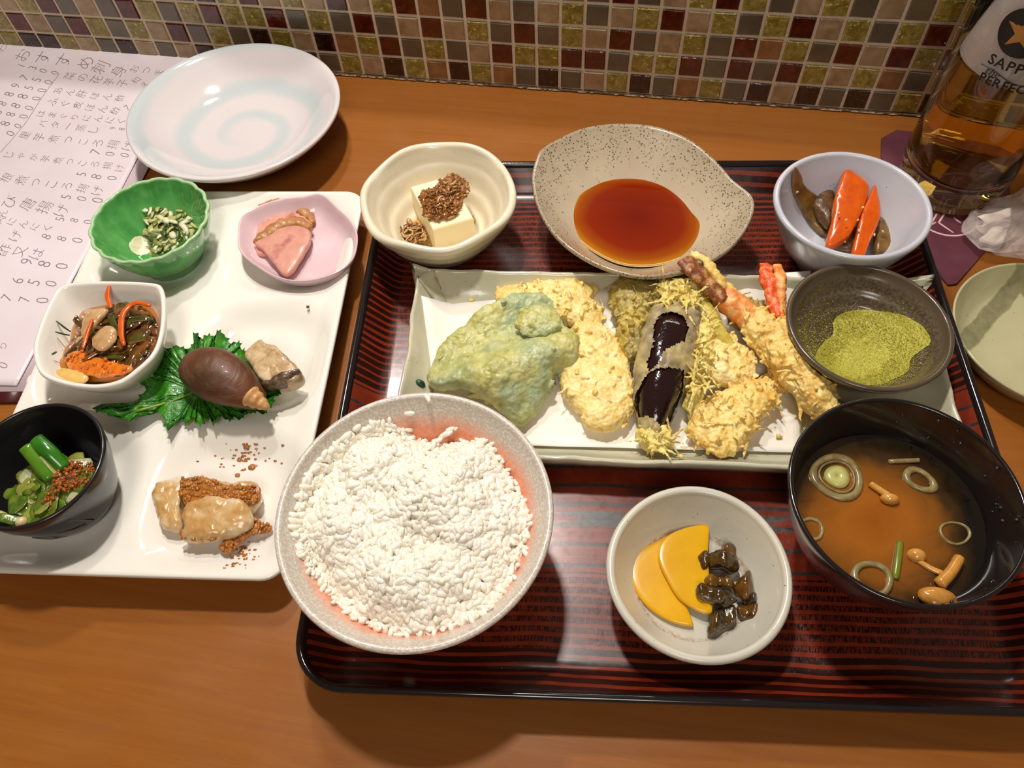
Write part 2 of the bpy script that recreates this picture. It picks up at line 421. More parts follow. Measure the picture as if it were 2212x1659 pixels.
# ================================================================ TRAY
AX = np.array([.992, .127]); AX /= np.linalg.norm(AX); AY = np.array([-AX[1], AX[0]])
TC = np.array([.2051, -.2631]); ANG = math.atan2(AX[1], AX[0])
def tw(u, v): return TC + AX * u + AY * v
def rrect(hx, hy, r, n=10):
    P = []
    for cx, cy, a0 in ((hx - r, hy - r, 0), (-hx + r, hy - r, 90), (-hx + r, -hy + r, 180), (hx - r, -hy + r, 270)):
        for k in range(n + 1):
            a = math.radians(a0 + 90 * k / n); P.append((cx + r * math.cos(a), cy + r * math.sin(a)))
    return np.array(P)
def loft_rr(secs, hx, hy, r, wf=tw, n=10, cap_top=False, cap_bot=False, sub=1):
    V = []; 
    for ins, z in secs:
        P = rrect(hx - ins, hy - ins, max(r - ins, .0015), n); V.append(np.array([list(wf(a, b)) + [z] for a, b in P]))
    k = len(V[0]); nn = len(V); V = np.vstack(V); F_ = [f[::-1] for f in grid_faces(nn, k)]
    F_ = [f[::-1] for f in F_]
    if cap_bot: F_.append(list(range(k))[::-1])
    if cap_top: F_.append([(nn - 1) * k + j for j in range(k)])
    return V, F_
ZF = .0065
tray = thing('serving_tray', (TC[0], TC[1], 0), 'large dark red lacquer tray with black rim and woven stripe pattern', 'tray')
M_LACQ = plain('black_lacquer', (26, 20, 22), .14, coat=.6)
n = N('striped_lacquer'); x, y, z = n.sep(n.mapping((1, 1, 1), (0, 0, -ANG)))
red = n.mix(n.mr(n.noise(90, 3), .3, .7), lin((104, 32, 16)), lin((130, 46, 22))); dark = lin((40, 9, 6)); grey = n.mix(n.mr(n.noise(400, 3), .3, .7), lin((52, 50, 50)), lin((84, 84, 82)))
wob = n.math('MULTIPLY', n.math('SUBTRACT', n.noise(14, 2), .5), .006)
yy = n.math('ADD', y, wob)
per = n.math('FRACT', n.math('DIVIDE', n.math('ADD', yy, 1.0), .0047))
thick = n.math('ADD', .62, n.math('MULTIPLY', n.math('SUBTRACT', n.noise(28, 1, .5, n.mapping((0.02, 1, .02), (0, 0, -ANG))), .5), .7))
stripe = n.math('LESS_THAN', per, thick)      # 1 in the dark woven band
dash = n.math('GREATER_THAN', n.noise(1.0, 2, .7, n.mapping((1300, 260, 1), (0, 0, -ANG))), .50)
dcol = n.mix(n.math('MULTIPLY', dash, .62), dark, red)
inner = n.math('LESS_THAN', n.math('ABSOLUTE', x), .148)
dcol = n.mix(inner, dark, dcol)
inner2 = n.math('LESS_THAN', n.math('ABSOLUTE', n.math('ADD', y, 0.004)), .138)
dcol = n.mix(inner2, dark, dcol)
c1 = n.mix(stripe, red, dcol)
# the wide red bands across the middle, with thin dark lines and one grey feather band
zone = n.math('MULTIPLY', n.math('GREATER_THAN', yy, -.106), n.math('LESS_THAN', yy, -.006))
p2 = n.math('FRACT', n.math('DIVIDE', n.math('ADD', yy, 1.0), .0108)); l2 = n.math('LESS_THAN', p2, .17)
c2 = n.mix(l2, red, n.mix(.5, dark, grey))
gx = n.math('ABSOLUTE', n.math('ADD', x, -.008)); gy = n.math('ABSOLUTE', n.math('SUBTRACT', yy, -.0785))
gb = n.math('MULTIPLY', n.math('LESS_THAN', gy, .004), n.math('LESS_THAN', n.math('ADD', gx, n.math('MULTIPLY', gy, -4)), .045))
c2 = n.mix(gb, c2, grey)
col = n.mix(zone, c1, c2)
n.set(color=col, rough=n.mr(n.noise(220, 3), .3, .7, .24, .36), coat=.35); n.b.inputs['Coat Roughness'].default_value = .15
hgt = n.math('ADD', n.math('MULTIPLY', stripe, .5), n.math('MULTIPLY', dash, n.math('MULTIPLY', stripe, .5))); n.bump(hgt, .25, .0004); M_STRIPE = n.m
HX = .167
secs = [(.0155, .0002), (.013, .0), (.006, .010), (.0015, .0195), (.0, .0212), (.0002, .0224), (.0012, .0232), (.0026, .0232), (.0038, .0222), (.0046, .0205)]
V, F_ = loft_rr(secs, HX, HX, .024); obj('rim', V, F_, M_LACQ, parent=tray, label='black lacquer rim')
secs = [(.0046, .0205), (.0075, .0170), (.0115, .0122), (.0145, .0088), (.0172, .0070), (.021, ZF), (.04, ZF), (.09, ZF), (.155, ZF)]
V, F_ = loft_rr(secs, HX, HX, .024, cap_top=True); obj('tray_base', V, F_, M_STRIPE, parent=tray)
V, F_ = loft_rr([(.0155, .0002), (.0155, .0004)], HX, HX, .024, cap_bot=True); obj('underside', V, F_, M_LACQ, parent=tray)

# ================================================================ SIX-WELL WHITE PLATE
M_WHITE = ceramic('white_porcelain', (238, 234, 224), rough=.1, bump=.02)
PTL, PTR, PBR, PBL = T(262, 415, .02), T(787, 425, .02), T(612, 1264, .02), T(-124, 1222, .02)
pc = (PTL + PTR + PBR + PBL)[:2] / 4; ph = .2590 / 2; pwd = np.linalg.norm((PTR - PTL)[:2]) / 2
pax = (PBR - PTR)[:2]; pax /= np.linalg.norm(pax); pay = -pax; paxx = np.array([pay[1], -pay[0]])
PHX = np.linalg.norm(((PTR - PTL)[:2] + (PBR - PBL)[:2]) / 2) / 2; PHY = np.linalg.norm(((PTR - PBR)[:2] + (PTL - PBL)[:2]) / 2) / 2
def pw_(a, b): return pc + paxx * a + pay * b
ZPL = 0.0225; ZW = 0.0115
NX, NY = 72, 108
def well(a, b):
    wx = PHX; wy = 2 * PHY / 3
    ix = -1 if a < 0 else 1; cxx = ix * wx / 2; iy = min(2, max(0, int((b + PHY) / wy))); cyy = -PHY + (iy + .5) * wy
    dx = (a - cxx) / (wx / 2); dy = (b - cyy) / (wy / 2)
    q = (abs(dx) ** 3.2 + abs(dy) ** 3.2) ** (1 / 3.2)
    s = min(1, max(0, (1.0 - q) / .46)); s = s * s * (3 - 2 * s)
    ed = min(PHX - abs(a), PHY - abs(b)); top = ZPL - .0035 * min(1, max(0, ed / .012)) ** 1.0
    return top - (top - ZW) * s
def rr_fold(a, b, r=.012):
    # squeeze grid corners into rounded ones
    ax_, by_ = abs(a), abs(b); cx, cy = PHX - r, PHY - r
    if ax_ > cx and by_ > cy:
        dx, dy = ax_ - cx, by_ - cy; m = max(dx, dy); l = math.hypot(dx, dy)
        if l > 1e-9: dx, dy = dx * m / l, dy * m / l
        return math.copysign(cx + dx, a), math.copysign(cy + dy, b)
    return a, b
V = []; 
us = np.linspace(-PHX, PHX, NX); vs = np.linspace(-PHY, PHY, NY)
for b in vs:
    for a in us:
        a2, b2 = rr_fold(a, b); q = pw_(a2, b2); V.append((q[0], q[1], well(a, b)))
top = np.array(V); bot = top.copy()
for i, b in enumerate(vs):
    for j, a in enumerate(us):
        ed = min(PHX - abs(a), PHY - abs(b)); k = i * NX + j
        ins = .004 * min(1, max(0, 1 - ed / .01))
        a2, b2 = rr_fold(a * (1 - .0), b)
        q = pw_(a2, b2); s = min(1, ed / .02)
        bot[k] = (q[0], q[1], max(.0008, (ZPL - .0028) * (1 - s) + min(well(a, b) - .003, .0085) * s))
def gf(nx, ny, off=0, flip=False):
    F_ = []
    for i in range(ny - 1):
        for j in range(nx - 1):
            a = off + i * nx + j; f = [a, a + 1, a + nx + 1, a + nx]; F_.append(f[::-1] if flip else f)
    return F_
F_ = gf(NX, NY) + gf(NX, NY, len(top), True); per_ = [j for j in range(NX)] + [i * NX + NX - 1 for i in range(1, NY)] + [(NY - 1) * NX + j for j in range(NX - 2, -1, -1)] + [i * NX for i in range(NY - 2, 0, -1)]
mid = top[per_] * .5 + bot[per_] * .5; cxy = np.array([pc[0], pc[1], 0]); 
dd = mid - cxy; dd[:, 2] = 0; dd /= np.linalg.norm(dd, axis=1)[:, None]; mid = mid + dd * .0012
off = 2 * len(top); L_ = len(per_); allV = np.vstack([top, bot, mid])
for k in range(L_):
    a, b = per_[k], per_[(k + 1) % L_]; c, d = off + k, off + (k + 1) % L_
    F_.append([a, c, d, b]); F_.append([c, a + len(top), b + len(top), d])
sixp = thing('six_well_plate', (pc[0], pc[1], 0), 'large white rectangular porcelain plate with six shallow wells, left of the tray', 'plate')
obj('dish', allV, F_, M_WHITE, parent=sixp, smooth=True)
V, F_ = loft_rr([(.001, .0), (.0, .0), (.0, .009), (.004, .009), (.004, 0.0)], PHX - .03, PHY - .03, .012, wf=pw_); obj('foot', V, F_, M_WHITE, parent=sixp)

# ================================================================ ROUND BOWLS
def rimfit(L, R, Tt, B, z):
    a, b, c, d = [T(*q, z) for q in (L, R, Tt, B)]; cen = (a + b + c + d) / 4
    return cen[0], cen[1], (np.linalg.norm(a - b) + np.linalg.norm(c - d)) / 4
# rice bowl
cx, cy, R = rimfit((598, 1120), (1196, 1110), (885, 833), (900, 1397), .068); RICE = (cx, cy, R)
n = N('rice_bowl_glaze'); z = n.sep()[2]; zz = n.math('ADD', z, n.math('MULTIPLY', n.noise(60, 2), .006))
spk = n.mr(n.noise(900, 3), .45, .62); wht = n.mix(spk, lin((196, 186, 172)), lin((224, 214, 204)))
n.set(color=n.mix(n.mr(zz, .050, .058), n.mix(n.mr(n.noise(500, 3), .4, .65), lin((226, 138, 104)), lin((232, 158, 126))), wht), rough=.32, coat=.25); n.bump(n.noise(700, 2), .25, .0004); M_RB = n.m
V, F_ = lathe(bowl_prof(R, .0615, .014, .009, 1.45, .0032, .021, .006, n=26), 128, cx=cx, cy=cy, z0=ZF)
obj('rice_bowl', V, F_, M_RB, loc=(cx, cy, ZF), label='largest bowl, speckled pale glaze with a pink inside, heaped with white rice', cat='bowl')
RP = bowl_prof(R, .0615, .014, .009, 1.45, .0032, .021, .006, n=26)[:31]
def wall_z(prof, z0, r):
    rr = [p[0] for p in prof]; zz_ = [p[1] for p in prof]
    return z0 + float(np.interp(r, rr, zz_))
def TW(pts, prof, z0, c, up=0.0):
    out = []
    for a, b in pts:
        z = z0 + .02
        for _ in range(40):
            p = T(a, b, z); z += .5 * (wall_z(prof, z0, math.hypot(p[0] - c[0], p[1] - c[1])) + up - z)
        out.append(T(a, b, z))
    return np.array(out)
def lift(V, prof, z0, c, f=.5):
    zm = V[:, 2].min()
    w_ = np.array([wall_z(prof, z0, math.hypot(q[0] - c[0], q[1] - c[1])) for q in V]) + .0004
    V[:, 2] = np.maximum(V[:, 2], w_ + f * (V[:, 2] - zm) * (w_ > zm)); return V
# rice
n = N('cooked_rice'); n.set(color=n.mix(n.mr(n.noise(260, 2), .3, .7), lin((240, 233, 214)), lin((248, 243, 230))), rough=.3); n.scatter(.12, (1, .9, .75), .0008); M_RICE = n.m
rice_px = [(650, 1010), (700, 962), (785, 932), (850, 925), (905, 945), (940, 950), (1000, 952), (1045, 955), (1075, 985), (1105, 1045), (1130, 1090), (1135, 1150), (1115, 1205), (1080, 1285), (1035, 1330), (985, 1345), (900, 1362), (820, 1350), (755, 1318), (700, 1260), (660, 1205), (638, 1150), (616, 1110), (622, 1055)]
RPoly = resample(TP(rice_px, .056)[:, :2], 90)
rc = np.array([cx, cy])
for _i in range(len(RPoly)):
    _d = RPoly[_i] - rc; _r = np.linalg.norm(_d); RPoly[_i] = rc + _d * min(1, (R - .0062) / _r)
def rice_z(x, y):
    d = edge_d(x, y, RPoly); r = math.hypot(x - cx, y - cy); t = min(1, d / .030)
    z = .0500 + .0150 * (1 - (1 - t) ** 2.2) + .0050 * fbm((x, y, 0), 48, 3) + .0022 * worley((x, y, 0), 75)
    # the hollow scooped in the middle
    g = T(930, 1180, .06); z -= .007 * math.exp(-(((x - g[0]) / .012) ** 2 + ((y - g[1]) / .006) ** 2))
    wz = wall_z(RP, ZF, min(r, R - .004)) + .0012; k = .006; h = max(0, min(1, .5 + .5 * (z - wz) / k)); return wz * (1 - h) + z * h + k * h * (1 - h)
mb = MB(); grid = 46
lo, hi = RPoly.min(0), RPoly.max(0)
O = RPoly; c0 = O.mean(0); Vb = []; mrings = 20
for k in range(1, mrings + 1):
    s = k / mrings * .965
    for q in O: p = c0 + (q - c0) * s; Vb.append((p[0], p[1], rice_z(*p) - .0010))
Fb = [f for f in grid_faces(mrings, len(O))]; Vb.append((c0[0], c0[1], rice_z(*c0) - .002))
for j in range(len(O)): Fb.append([len(Vb) - 1, (j + 1) % len(O), j])
mb.add(np.array(Vb), Fb)
def grain(p, d, nrm, l, w_):
    s = np.cross(d, nrm); s /= np.linalg.norm(s) + 1e-9; b = np.cross(s, d); a = np.linspace(0, 2 * math.pi, 6, endpoint=False)
    V = [p - d * l * .5]
    bend = random.uniform(-.12, .12) * l
    for t, q in ((-.36, .72), (-.12, 1.0), (.14, 1.0), (.37, .66)): V += list(p + d * l * t + s * bend * (t * t * 4 - .5) + np.outer(np.cos(a) * w_ * q, s) + np.outer(np.sin(a) * w_ * q * .85, b))
    V.append(p + d * l * .5); F_ = []
    for j in range(6):
        F_.append([0, 1 + (j + 1) % 6, 1 + j])
        for k in range(3): F_.append([1 + k * 6 + j, 1 + k * 6 + (j + 1) % 6, 7 + k * 6 + (j + 1) % 6, 7 + k * 6 + j])
        F_.append([25, 19 + j, 19 + (j + 1) % 6])
    return np.array(V), F_
for q in sample_poly(RPoly, 4200):
    e = .0008; z = rice_z(*q); nx = -(rice_z(q[0] + e, q[1]) - z) / e; ny = -(rice_z(q[0], q[1] + e) - z) / e
    nm = np.array([nx * .5, ny * .5, 1]); nm /= np.linalg.norm(nm); d = rng.normal(size=3); d -= (d @ nm) * nm * random.uniform(.75, 1.0); d /= np.linalg.norm(d)
    mb.add(*grain(np.array([q[0], q[1], z + random.uniform(-.0010, .0010)]), d, nm, random.uniform(.0050, .0068), random.uniform(.00130, .00165)))
# fringe grains round the edge
for k in range(520):
    q = RPoly[random.randrange(len(RPoly))] + rng.normal(size=2) * .0011; r = math.hypot(q[0] - cx, q[1] - cy)
    if r > R - .0075: continue
    wz = wall_z(RP, ZF, r); z = random.uniform(wz + .001, max(wz + .0015, .050)); d = rng.normal(size=3); d /= np.linalg.norm(d)
    mb.add(*grain(np.array([q[0], q[1], z]), d, np.array([.1, .2, .97]), random.uniform(.0046, .006), .0012))
mb.make('steamed_rice', M_RICE, label='heap of white steamed rice filling the largest bowl', cat='rice', kind='stuff')
def LG(a, b): return a, b, TW([(a, b)], RP, ZF, (cx, cy), .0014)[0][2]
def loose_grain(px, py, z, ang, label):
    p = T(px, py, z); V, F_ = grain(p, np.array([math.cos(ang), math.sin(ang), .15]), np.array([0, -.5, .8]), .0062, .0013)
    obj('rice_grain', V, F_, M_RICE, label=label, cat='rice grain', group='loose rice grains')
loose_grain(*LG(923, 860), -.9, 'single rice grain stuck highest inside the back rim of the rice bowl')
loose_grain(*LG(884, 893), .1, 'single rice grain stuck just below the other loose grain inside the rice bowl')
p = T(955, 935, .055); mbg = MB()
for k in range(9):
    q = T(925 + k * 7 + random.uniform(-5, 5), 965 - k * 5 + random.uniform(-4, 4), .0545); mbg.add(*grain(q, np.array([random.uniform(-.4, 1), random.uniform(0, 1), .2]), np.array([0, 0, 1.]), .0062, .0013))
mbg.make('rice_cluster', M_RICE, label='small cluster of stuck rice grains rising off the back of the rice heap', cat='rice', kind='stuff')
loose_grain(885, 1404, .012, 0, 'single translucent rice grain fallen on the tray below the rice bowl')

# tofu bowl
cx, cy, R = rimfit((773, 425), (1113, 420), (945, 296), (950, 533), .052)
M_CREAM = ceramic('cream_glaze', (232, 222, 196), (96, 84, 52), .66, 500, .2, (220, 210, 184), 30, .12)
hexs = lambda t, q: 1 + q ** 3 * (.014 * math.cos(6 * t + .5) + .008 * math.cos(3 * t + 1))
rings = lambda x: .0007 * math.sin(x * 26) * (1 if .25 < x < .9 else 0)
V, F_ = lathe(bowl_prof(R, .0455, .014, .008, 1.7, .0048, .019, .005, n=40, rings=rings), 128, hexs, cx, cy, ZF, zf=lambda t, q, z: (.0009 * math.sin(6 * t) if q > .9 and z > .03 else 0))
obj('tofu_bowl', V, F_, M_CREAM, loc=(cx, cy, ZF), label='cream bowl with wavy thick rim holding a tofu block, back left of tray', cat='bowl')
TB = (cx, cy)
M_BROTH = plain('thin_soy_broth', (206, 160, 72), .06, coat=.5)
def disc(cx, cy, z, R, n=64, dip=.0004, rr=6, jit=0, mer=.0006):
    th = np.linspace(0, 2 * math.pi, n, endpoint=False); V = []
    for k in range(1, rr + 1):
        s = k / rr
        V.append(np.c_[cx + R * s * np.cos(th) * (1 + jit * np.array([fbm((math.cos(t), math.sin(t), 0), 2) for t in th])), cy + R * s * np.sin(th) * (1 + jit * np.array([fbm((math.cos(t), math.sin(t), 0), 2) for t in th])), np.full(n, z + (mer if k == rr else 0))])
    V = np.vstack(V); k = len(V); F_ = grid_faces(rr, n); F_ += [[k, (j + 1) % n, j] for j in range(n)]
    V = np.vstack([V, [[cx, cy, z]]])
    return V, F_
sx = T(950, 480, .018); V, F_ = disc(sx[0], sx[1] , ZF + .0125, .0225, jit=.08); obj('soy_dressing', V, F_, M_BROTH, label='shallow puddle of thin soy dressing around the tofu in the cream bowl', cat='sauce')
# tofu block : top face corners traced at its real height
M_TOFU = N('tofu'); M_TOFU.set(color=lin((244, 228, 186)), rough=.35).scatter(.3, (1, .8, .5), .003); M_TOFU.bump(M_TOFU.noise(500, 2), .06, .0004); M_TOFU = M_TOFU.m
ZT = .0395
tf = TP([(886, 403), (950, 388), (1023, 471), (935, 496)], ZT); q0 = tf[0]
tf[1] = tf[0] + (tf[2] - tf[3]) * 1.0
lowf = tf.copy(); lowf[:, 2] = .0175; lowf[:, :2] = lowf[:, :2].mean(0) + (lowf[:, :2] - lowf[:, :2].mean(0)) * 1.03
V, F_ = [], []
def chamfer_box(topq, lowq, c=.0008):
    cc = topq.mean(0); V = []
    for q, s, dz in ((lowq, 1, 0), (topq, 1, -c), (topq, .97, 0)):
        ce = q.mean(0); p = ce + (q - ce) * s; p[:, 2] = q[:, 2] + dz; V.append(p)
    V = np.vstack(V); F_ = []
    for k in range(2):
        for j in range(4): a = k * 4; F_.append([a + j, a + (j + 1) % 4, a + 4 + (j + 1) % 4, a + 4 + j][::-1])
    F_ += [[8, 9, 10, 11][::-1], [0, 1, 2, 3]]
    return V, F_
V, F_ = chamfer_box(tf, lowf); obj('tofu_block', V, F_, M_TOFU, smooth=False, label='cream white tofu block standing in the cream bowl', cat='tofu')
M_SHI = [mottled('simmered_fish_a', (120, 66, 18), (158, 98, 36), 400, .22), mottled('simmered_fish_b', (92, 48, 14), (140, 84, 32), 400, .25), mottled('simmered_fish_c', (168, 124, 70), (190, 150, 96), 400, .25)]
top_px = [(905, 412), (935, 405), (952, 385), (975, 370), (1000, 385), (1012, 398), (1000, 420), (985, 450), (975, 462), (940, 468), (918, 460), (915, 440)]
tp = TP(top_px, ZT + .004)[:, :2]
mb = MB(); _V, _F = pillow(tp, ZT - .0002, .0045, 70, 14, 2.2); mb.add(displace(_V, _F, [(.0018, 240, 0), (.0012, 420, 3)]), _F, 0)
clump(mb, tp, 620, lambda x, y: ZT + .0012 + min(edge_d(x, y, tp), .009) * random.uniform(.4, .85), (.003, .0065), (.0005, .0010), .8, 1.0, .35, (0, 0, 1, 1, 2))
mb.make('whitebait_topping', M_SHI, label='mound of brown simmered whitebait piled on top of the tofu', cat='topping', kind='stuff')
bp = TP([(862, 498), (880, 478), (905, 482), (922, 505), (925, 522), (900, 524), (870, 515)], .022)[:, :2]
mb = MB(); clump(mb, bp, 90, lambda x, y: ZF + .0135 + random.uniform(0, .004), (.004, .008), (.0005, .0009), .8, 1.0, .3, (1, 2, 2)); mb.make('fallen_whitebait', M_SHI, label='small pile of greyish whitebait in the dressing left of the tofu', cat='topping', kind='stuff')

# simmered vegetable bowl
cx, cy, R = rimfit((1677, 440), (2018, 465), (1810, 308), (1870, 543), .055); SB = (cx, cy, R)
M_BLUEW = ceramic('pale_blue_glaze', (200, 200, 206), (96, 86, 92), .60, 420, .2, (188, 190, 200), 26, .06)
SBP = bowl_prof(R, .0485, .013, .009, 2.2, .0036, .019, .006, n=30)
V, F_ = lathe(SBP, 112, lambda t, q: 1 + .006 * math.cos(2 * t), cx, cy, ZF); obj('simmered_vegetable_bowl', V, F_, M_BLUEW, loc=(cx, cy, ZF), label='pale blue grey bowl at the back right of the tray, holding carrot and burdock', cat='bowl')
M_CARROT = mottled('simmered_carrot', (198, 76, 6), (222, 98, 16), 120, .2, .06, sss=.25, coat=.4)
M_BURD = mottled('simmered_burdock', (88, 62, 22), (140, 104, 46), 110, .3, .2, coat=.3)
M_BURD2 = mottled('burdock_skin', (70, 46, 22), (112, 76, 40), 260, .35, .4, coat=.2)
def slab(name, px, zpx, z0, h, mat, label, cat, group=None, tilt=(0, 0), n=60, m=10, p=5, nz=None, wall=None, **k):
    O = TP(px, zpx); c = O.mean(0)
    V, F_ = pillow(O, z0, h, n, m, p, zf=(lambda x, y: (x - c[0]) * tilt[0] + (y - c[1]) * tilt[1]))
    if nz: V = displace(V, F_, nz)
    if wall: V = lift(V, *wall)
    return obj(name, V, F_, mat, label=label, cat=cat, group=group, **k)
G = 'simmered vegetables in the pale blue bowl'
_O = TW([(1712, 372), (1720, 362), (1730, 380), (1736, 400), (1768, 428), (1796, 470), (1804, 502), (1785, 510), (1755, 488), (1732, 448), (1712, 410)], SBP[:35], ZF, (cx, cy), .003)
_V, _F = pillow(_O, 0, .0055, 80, 12, 2.6); _V[:, 2] += [wall_z(SBP[:35], ZF, math.hypot(q[0] - cx, q[1] - cy)) + .0004 for q in _V]; _V = displace(_V, _F, [(.0004, 300, 2)])
obj('burdock_piece', _V, _F, M_BURD, label='long bent burdock piece reaching up the left wall of the pale blue bowl', cat='burdock', group=G)
slab('burdock_piece', [(1760, 430), (1775, 408), (1795, 400), (1806, 410), (1806, 440), (1800, 470), (1780, 455)], .034, .024, .009, M_BURD2, 'short brown burdock chunk left of the upper carrot', 'burdock', G, (0, .2), 60, 12, 3, [(.0005, 240, 2)])
slab('burdock_piece', [(1834, 380), (1842, 384), (1862, 405), (1856, 418), (1840, 400)], .036, .028, .006, M_BURD, 'thin burdock sliver poking out behind the upper carrot', 'burdock', G, (0, .2), 50, 10, 3)
slab('burdock_piece', [(1905, 452), (1920, 470), (1932, 500), (1938, 524), (1918, 530), (1898, 528), (1895, 480)], .032, .021, .009, M_BURD, 'olive brown burdock piece right of the lower carrot', 'burdock', G, (0, .1), 60, 12, 3, [(.0003, 300, 2)])
slab('burdock_piece', [(1790, 495), (1850, 480), (1870, 500), (1860, 528), (1830, 530), (1800, 515)], .028, .018, .009, M_BURD2, 'dark burdock piece lying under both carrots', 'burdock', G, (0, 0), 60, 12, 3, [(.0003, 300, 2)])
slab('carrot_piece', [(1818, 383), (1838, 385), (1873, 408), (1870, 440), (1856, 470), (1842, 488), (1808, 501), (1799, 493), (1806, 450), (1805, 425)], .041, .031, .0085, M_CARROT, 'upper orange carrot wedge in the pale blue bowl', 'carrot', G, (.1, .35), 90, 14, 5, [(.00025, 200, 2)])
slab('carrot_piece', [(1886, 407), (1895, 425), (1905, 455), (1900, 480), (1888, 505), (1880, 528), (1862, 533), (1853, 520), (1858, 490), (1864, 455), (1874, 430)], .040, .029, .0085, M_CARROT, 'lower orange carrot wedge pointing to the front rim of the pale blue bowl', 'carrot', G, (0, .3), 90, 14, 5, [(.00025, 200, 2)])
M_SES = plain('sesame', (226, 196, 140), .4)
for k, (a, b, z) in enumerate([(1722, 415, .041), (1812, 460, .0405), (1828, 475, .0405), (1864, 448, .042), (1855, 498, .0365), (1889, 507, .038), (1907, 500, .0335), (1825, 522, .0285), (1853, 475, .0365)]):
    p = T(a, b, z); obj('sesame_seed', ICO_V * [.0011, .0008, .0006] @ rnd_rot().T + p, ICO_F, M_SES, label='tiny pale sesame seed on the simmered vegetables in the pale blue bowl', cat='sesame seed', group='sesame seeds in the pale blue bowl')

# pickle dish
cx, cy, R = rimfit((1312, 1210), (1716, 1240), (1480, 1052), (1540, 1440), .035)
n = N('pickle_dish_glaze'); x, y, z = n.sep(); rr_ = n.math('SQRT', n.math('ADD', n.math('MULTIPLY', x, x), n.math('MULTIPLY', y, y)))
ringm = n.math('MULTIPLY', n.mr(rr_, .0235, .0262), n.mr(rr_, .0262, .0275, 1, 0)); ringm = n.math('MULTIPLY', ringm, n.mr(n.noise(500, 3), .42, .6))
c = n.mix(n.mr(n.noise(30, 2), .35, .65), lin((214, 208, 190)), lin((202, 198, 184)))
c = n.mix(n.math('MULTIPLY', ringm, .75), c, lin((168, 120, 76)))
sp = n.math('MULTIPLY', n.mr(n.voro(430), .09, .13, 1, 0), n.mr(n.noise(100, 2), .56, .62)); c = n.mix(sp, c, lin((60, 46, 34)))
n.set(color=c, rough=.25, coat=.3); n.bump(n.noise(150, 2), .08, .002); M_PD = n.m
PDP = bowl_prof(R, .0285, .024, .0065, 1.35, .0040, .020, .004, n=24)
V, F_ = lathe(PDP, 112, lambda t, q: 1 + q ** 4 * .007 * math.cos(3 * t + 2), cx, cy, ZF); obj('pickle_dish', V, F_, M_PD, loc=(cx, cy, ZF), label='small cream dish with speckled glaze on the front of the tray, holding pickles', cat='dish')
M_TAK = mottled('yellow_radish_pickle', (214, 158, 0), (226, 172, 2), 60, .25, .03, sss=.2, coat=.4)
zp = ZF + .0066
slab('yellow_pickle_slice', [(1362, 1212), (1385, 1188), (1415, 1170), (1450, 1155), (1440, 1185), (1445, 1225), (1470, 1280), (1496, 1340), (1494, 1352), (1450, 1342), (1405, 1315), (1375, 1280), (1362, 1245)], zp + .003, zp, .0035, M_TAK, 'half moon slice of yellow radish pickle, the lower left one', 'pickle', 'yellow radish pickles', p=8, n=110)
slab('yellow_pickle_slice', [(1430, 1170), (1450, 1152), (1490, 1137), (1530, 1133), (1531, 1165), (1530, 1215), (1540, 1310), (1530, 1325), (1500, 1315), (1465, 1290), (1440, 1250), (1424, 1215), (1422, 1190)], zp + .006, zp + .0030, .0035, M_TAK, 'half moon slice of yellow radish pickle lying on top of the other', 'pickle', 'yellow radish pickles', p=8, n=110, tilt=(-.02, 0))
M_DP = [mottled('dark_pickle_a', (58, 36, 8), (120, 80, 20), 170, .16, .15, coat=.5), mottled('dark_pickle_b', (40, 28, 10), (88, 62, 18), 170, .16, .15, coat=.5)]
dps = [('back left knob', [(1502, 1210), (1510, 1192), (1525, 1190), (1532, 1205), (1528, 1228), (1512, 1236), (1500, 1225)], 0), ('back middle arch', [(1530, 1200), (1545, 1188), (1570, 1195), (1592, 1210), (1596, 1230), (1580, 1238), (1550, 1225), (1533, 1222)], 1),
       ('topmost upright nub', [(1560, 1182), (1568, 1172), (1582, 1174), (1590, 1188), (1586, 1205), (1572, 1208), (1561, 1196)], 0), ('middle slice', [(1522, 1245), (1540, 1238), (1570, 1245), (1590, 1262), (1588, 1278), (1560, 1270), (1535, 1275), (1520, 1262)], 0),
       ('left pointing slice on the yellow pickle', [(1498, 1276), (1512, 1265), (1535, 1270), (1570, 1290), (1590, 1300), (1560, 1312), (1530, 1302), (1503, 1292)], 1), ('right upright slice', [(1590, 1262), (1605, 1245), (1618, 1234), (1628, 1250), (1628, 1280), (1610, 1296), (1592, 1285)], 0),
       ('front pointed slice', [(1530, 1362), (1534, 1335), (1555, 1310), (1580, 1302), (1592, 1318), (1585, 1345), (1560, 1358), (1545, 1368)], 1), ('front right round slice', [(1594, 1310), (1610, 1300), (1635, 1300), (1641, 1320), (1636, 1335), (1615, 1341), (1598, 1330)], 0), ('right crinkled end', [(1612, 1285), (1632, 1278), (1640, 1288), (1634, 1304), (1612, 1304)], 1)]
for k, (nm, px, mi) in enumerate(dps):
    O = TP(px, zp + .006); h = [.007, .010, .010, .009, .0085, .010, .007, .006, .007][k]; ph_ = k * 1.7
    V, F_ = pillow(O, zp + (.0035 if k == 4 else .0003), h, 60, 14, 2.6); cc = V.mean(0)
    V[:, 2] += .0012 * np.sin((V[:, 0] - cc[0]) * 700 + ph_) ; V = displace(V, F_, [(.0009, 160, 3)], k)
    obj('dark_pickle', V, F_, M_DP[mi], label='glossy dark brown pickle in the cream dish, ' + nm, cat='pickle', group='dark brown pickles')

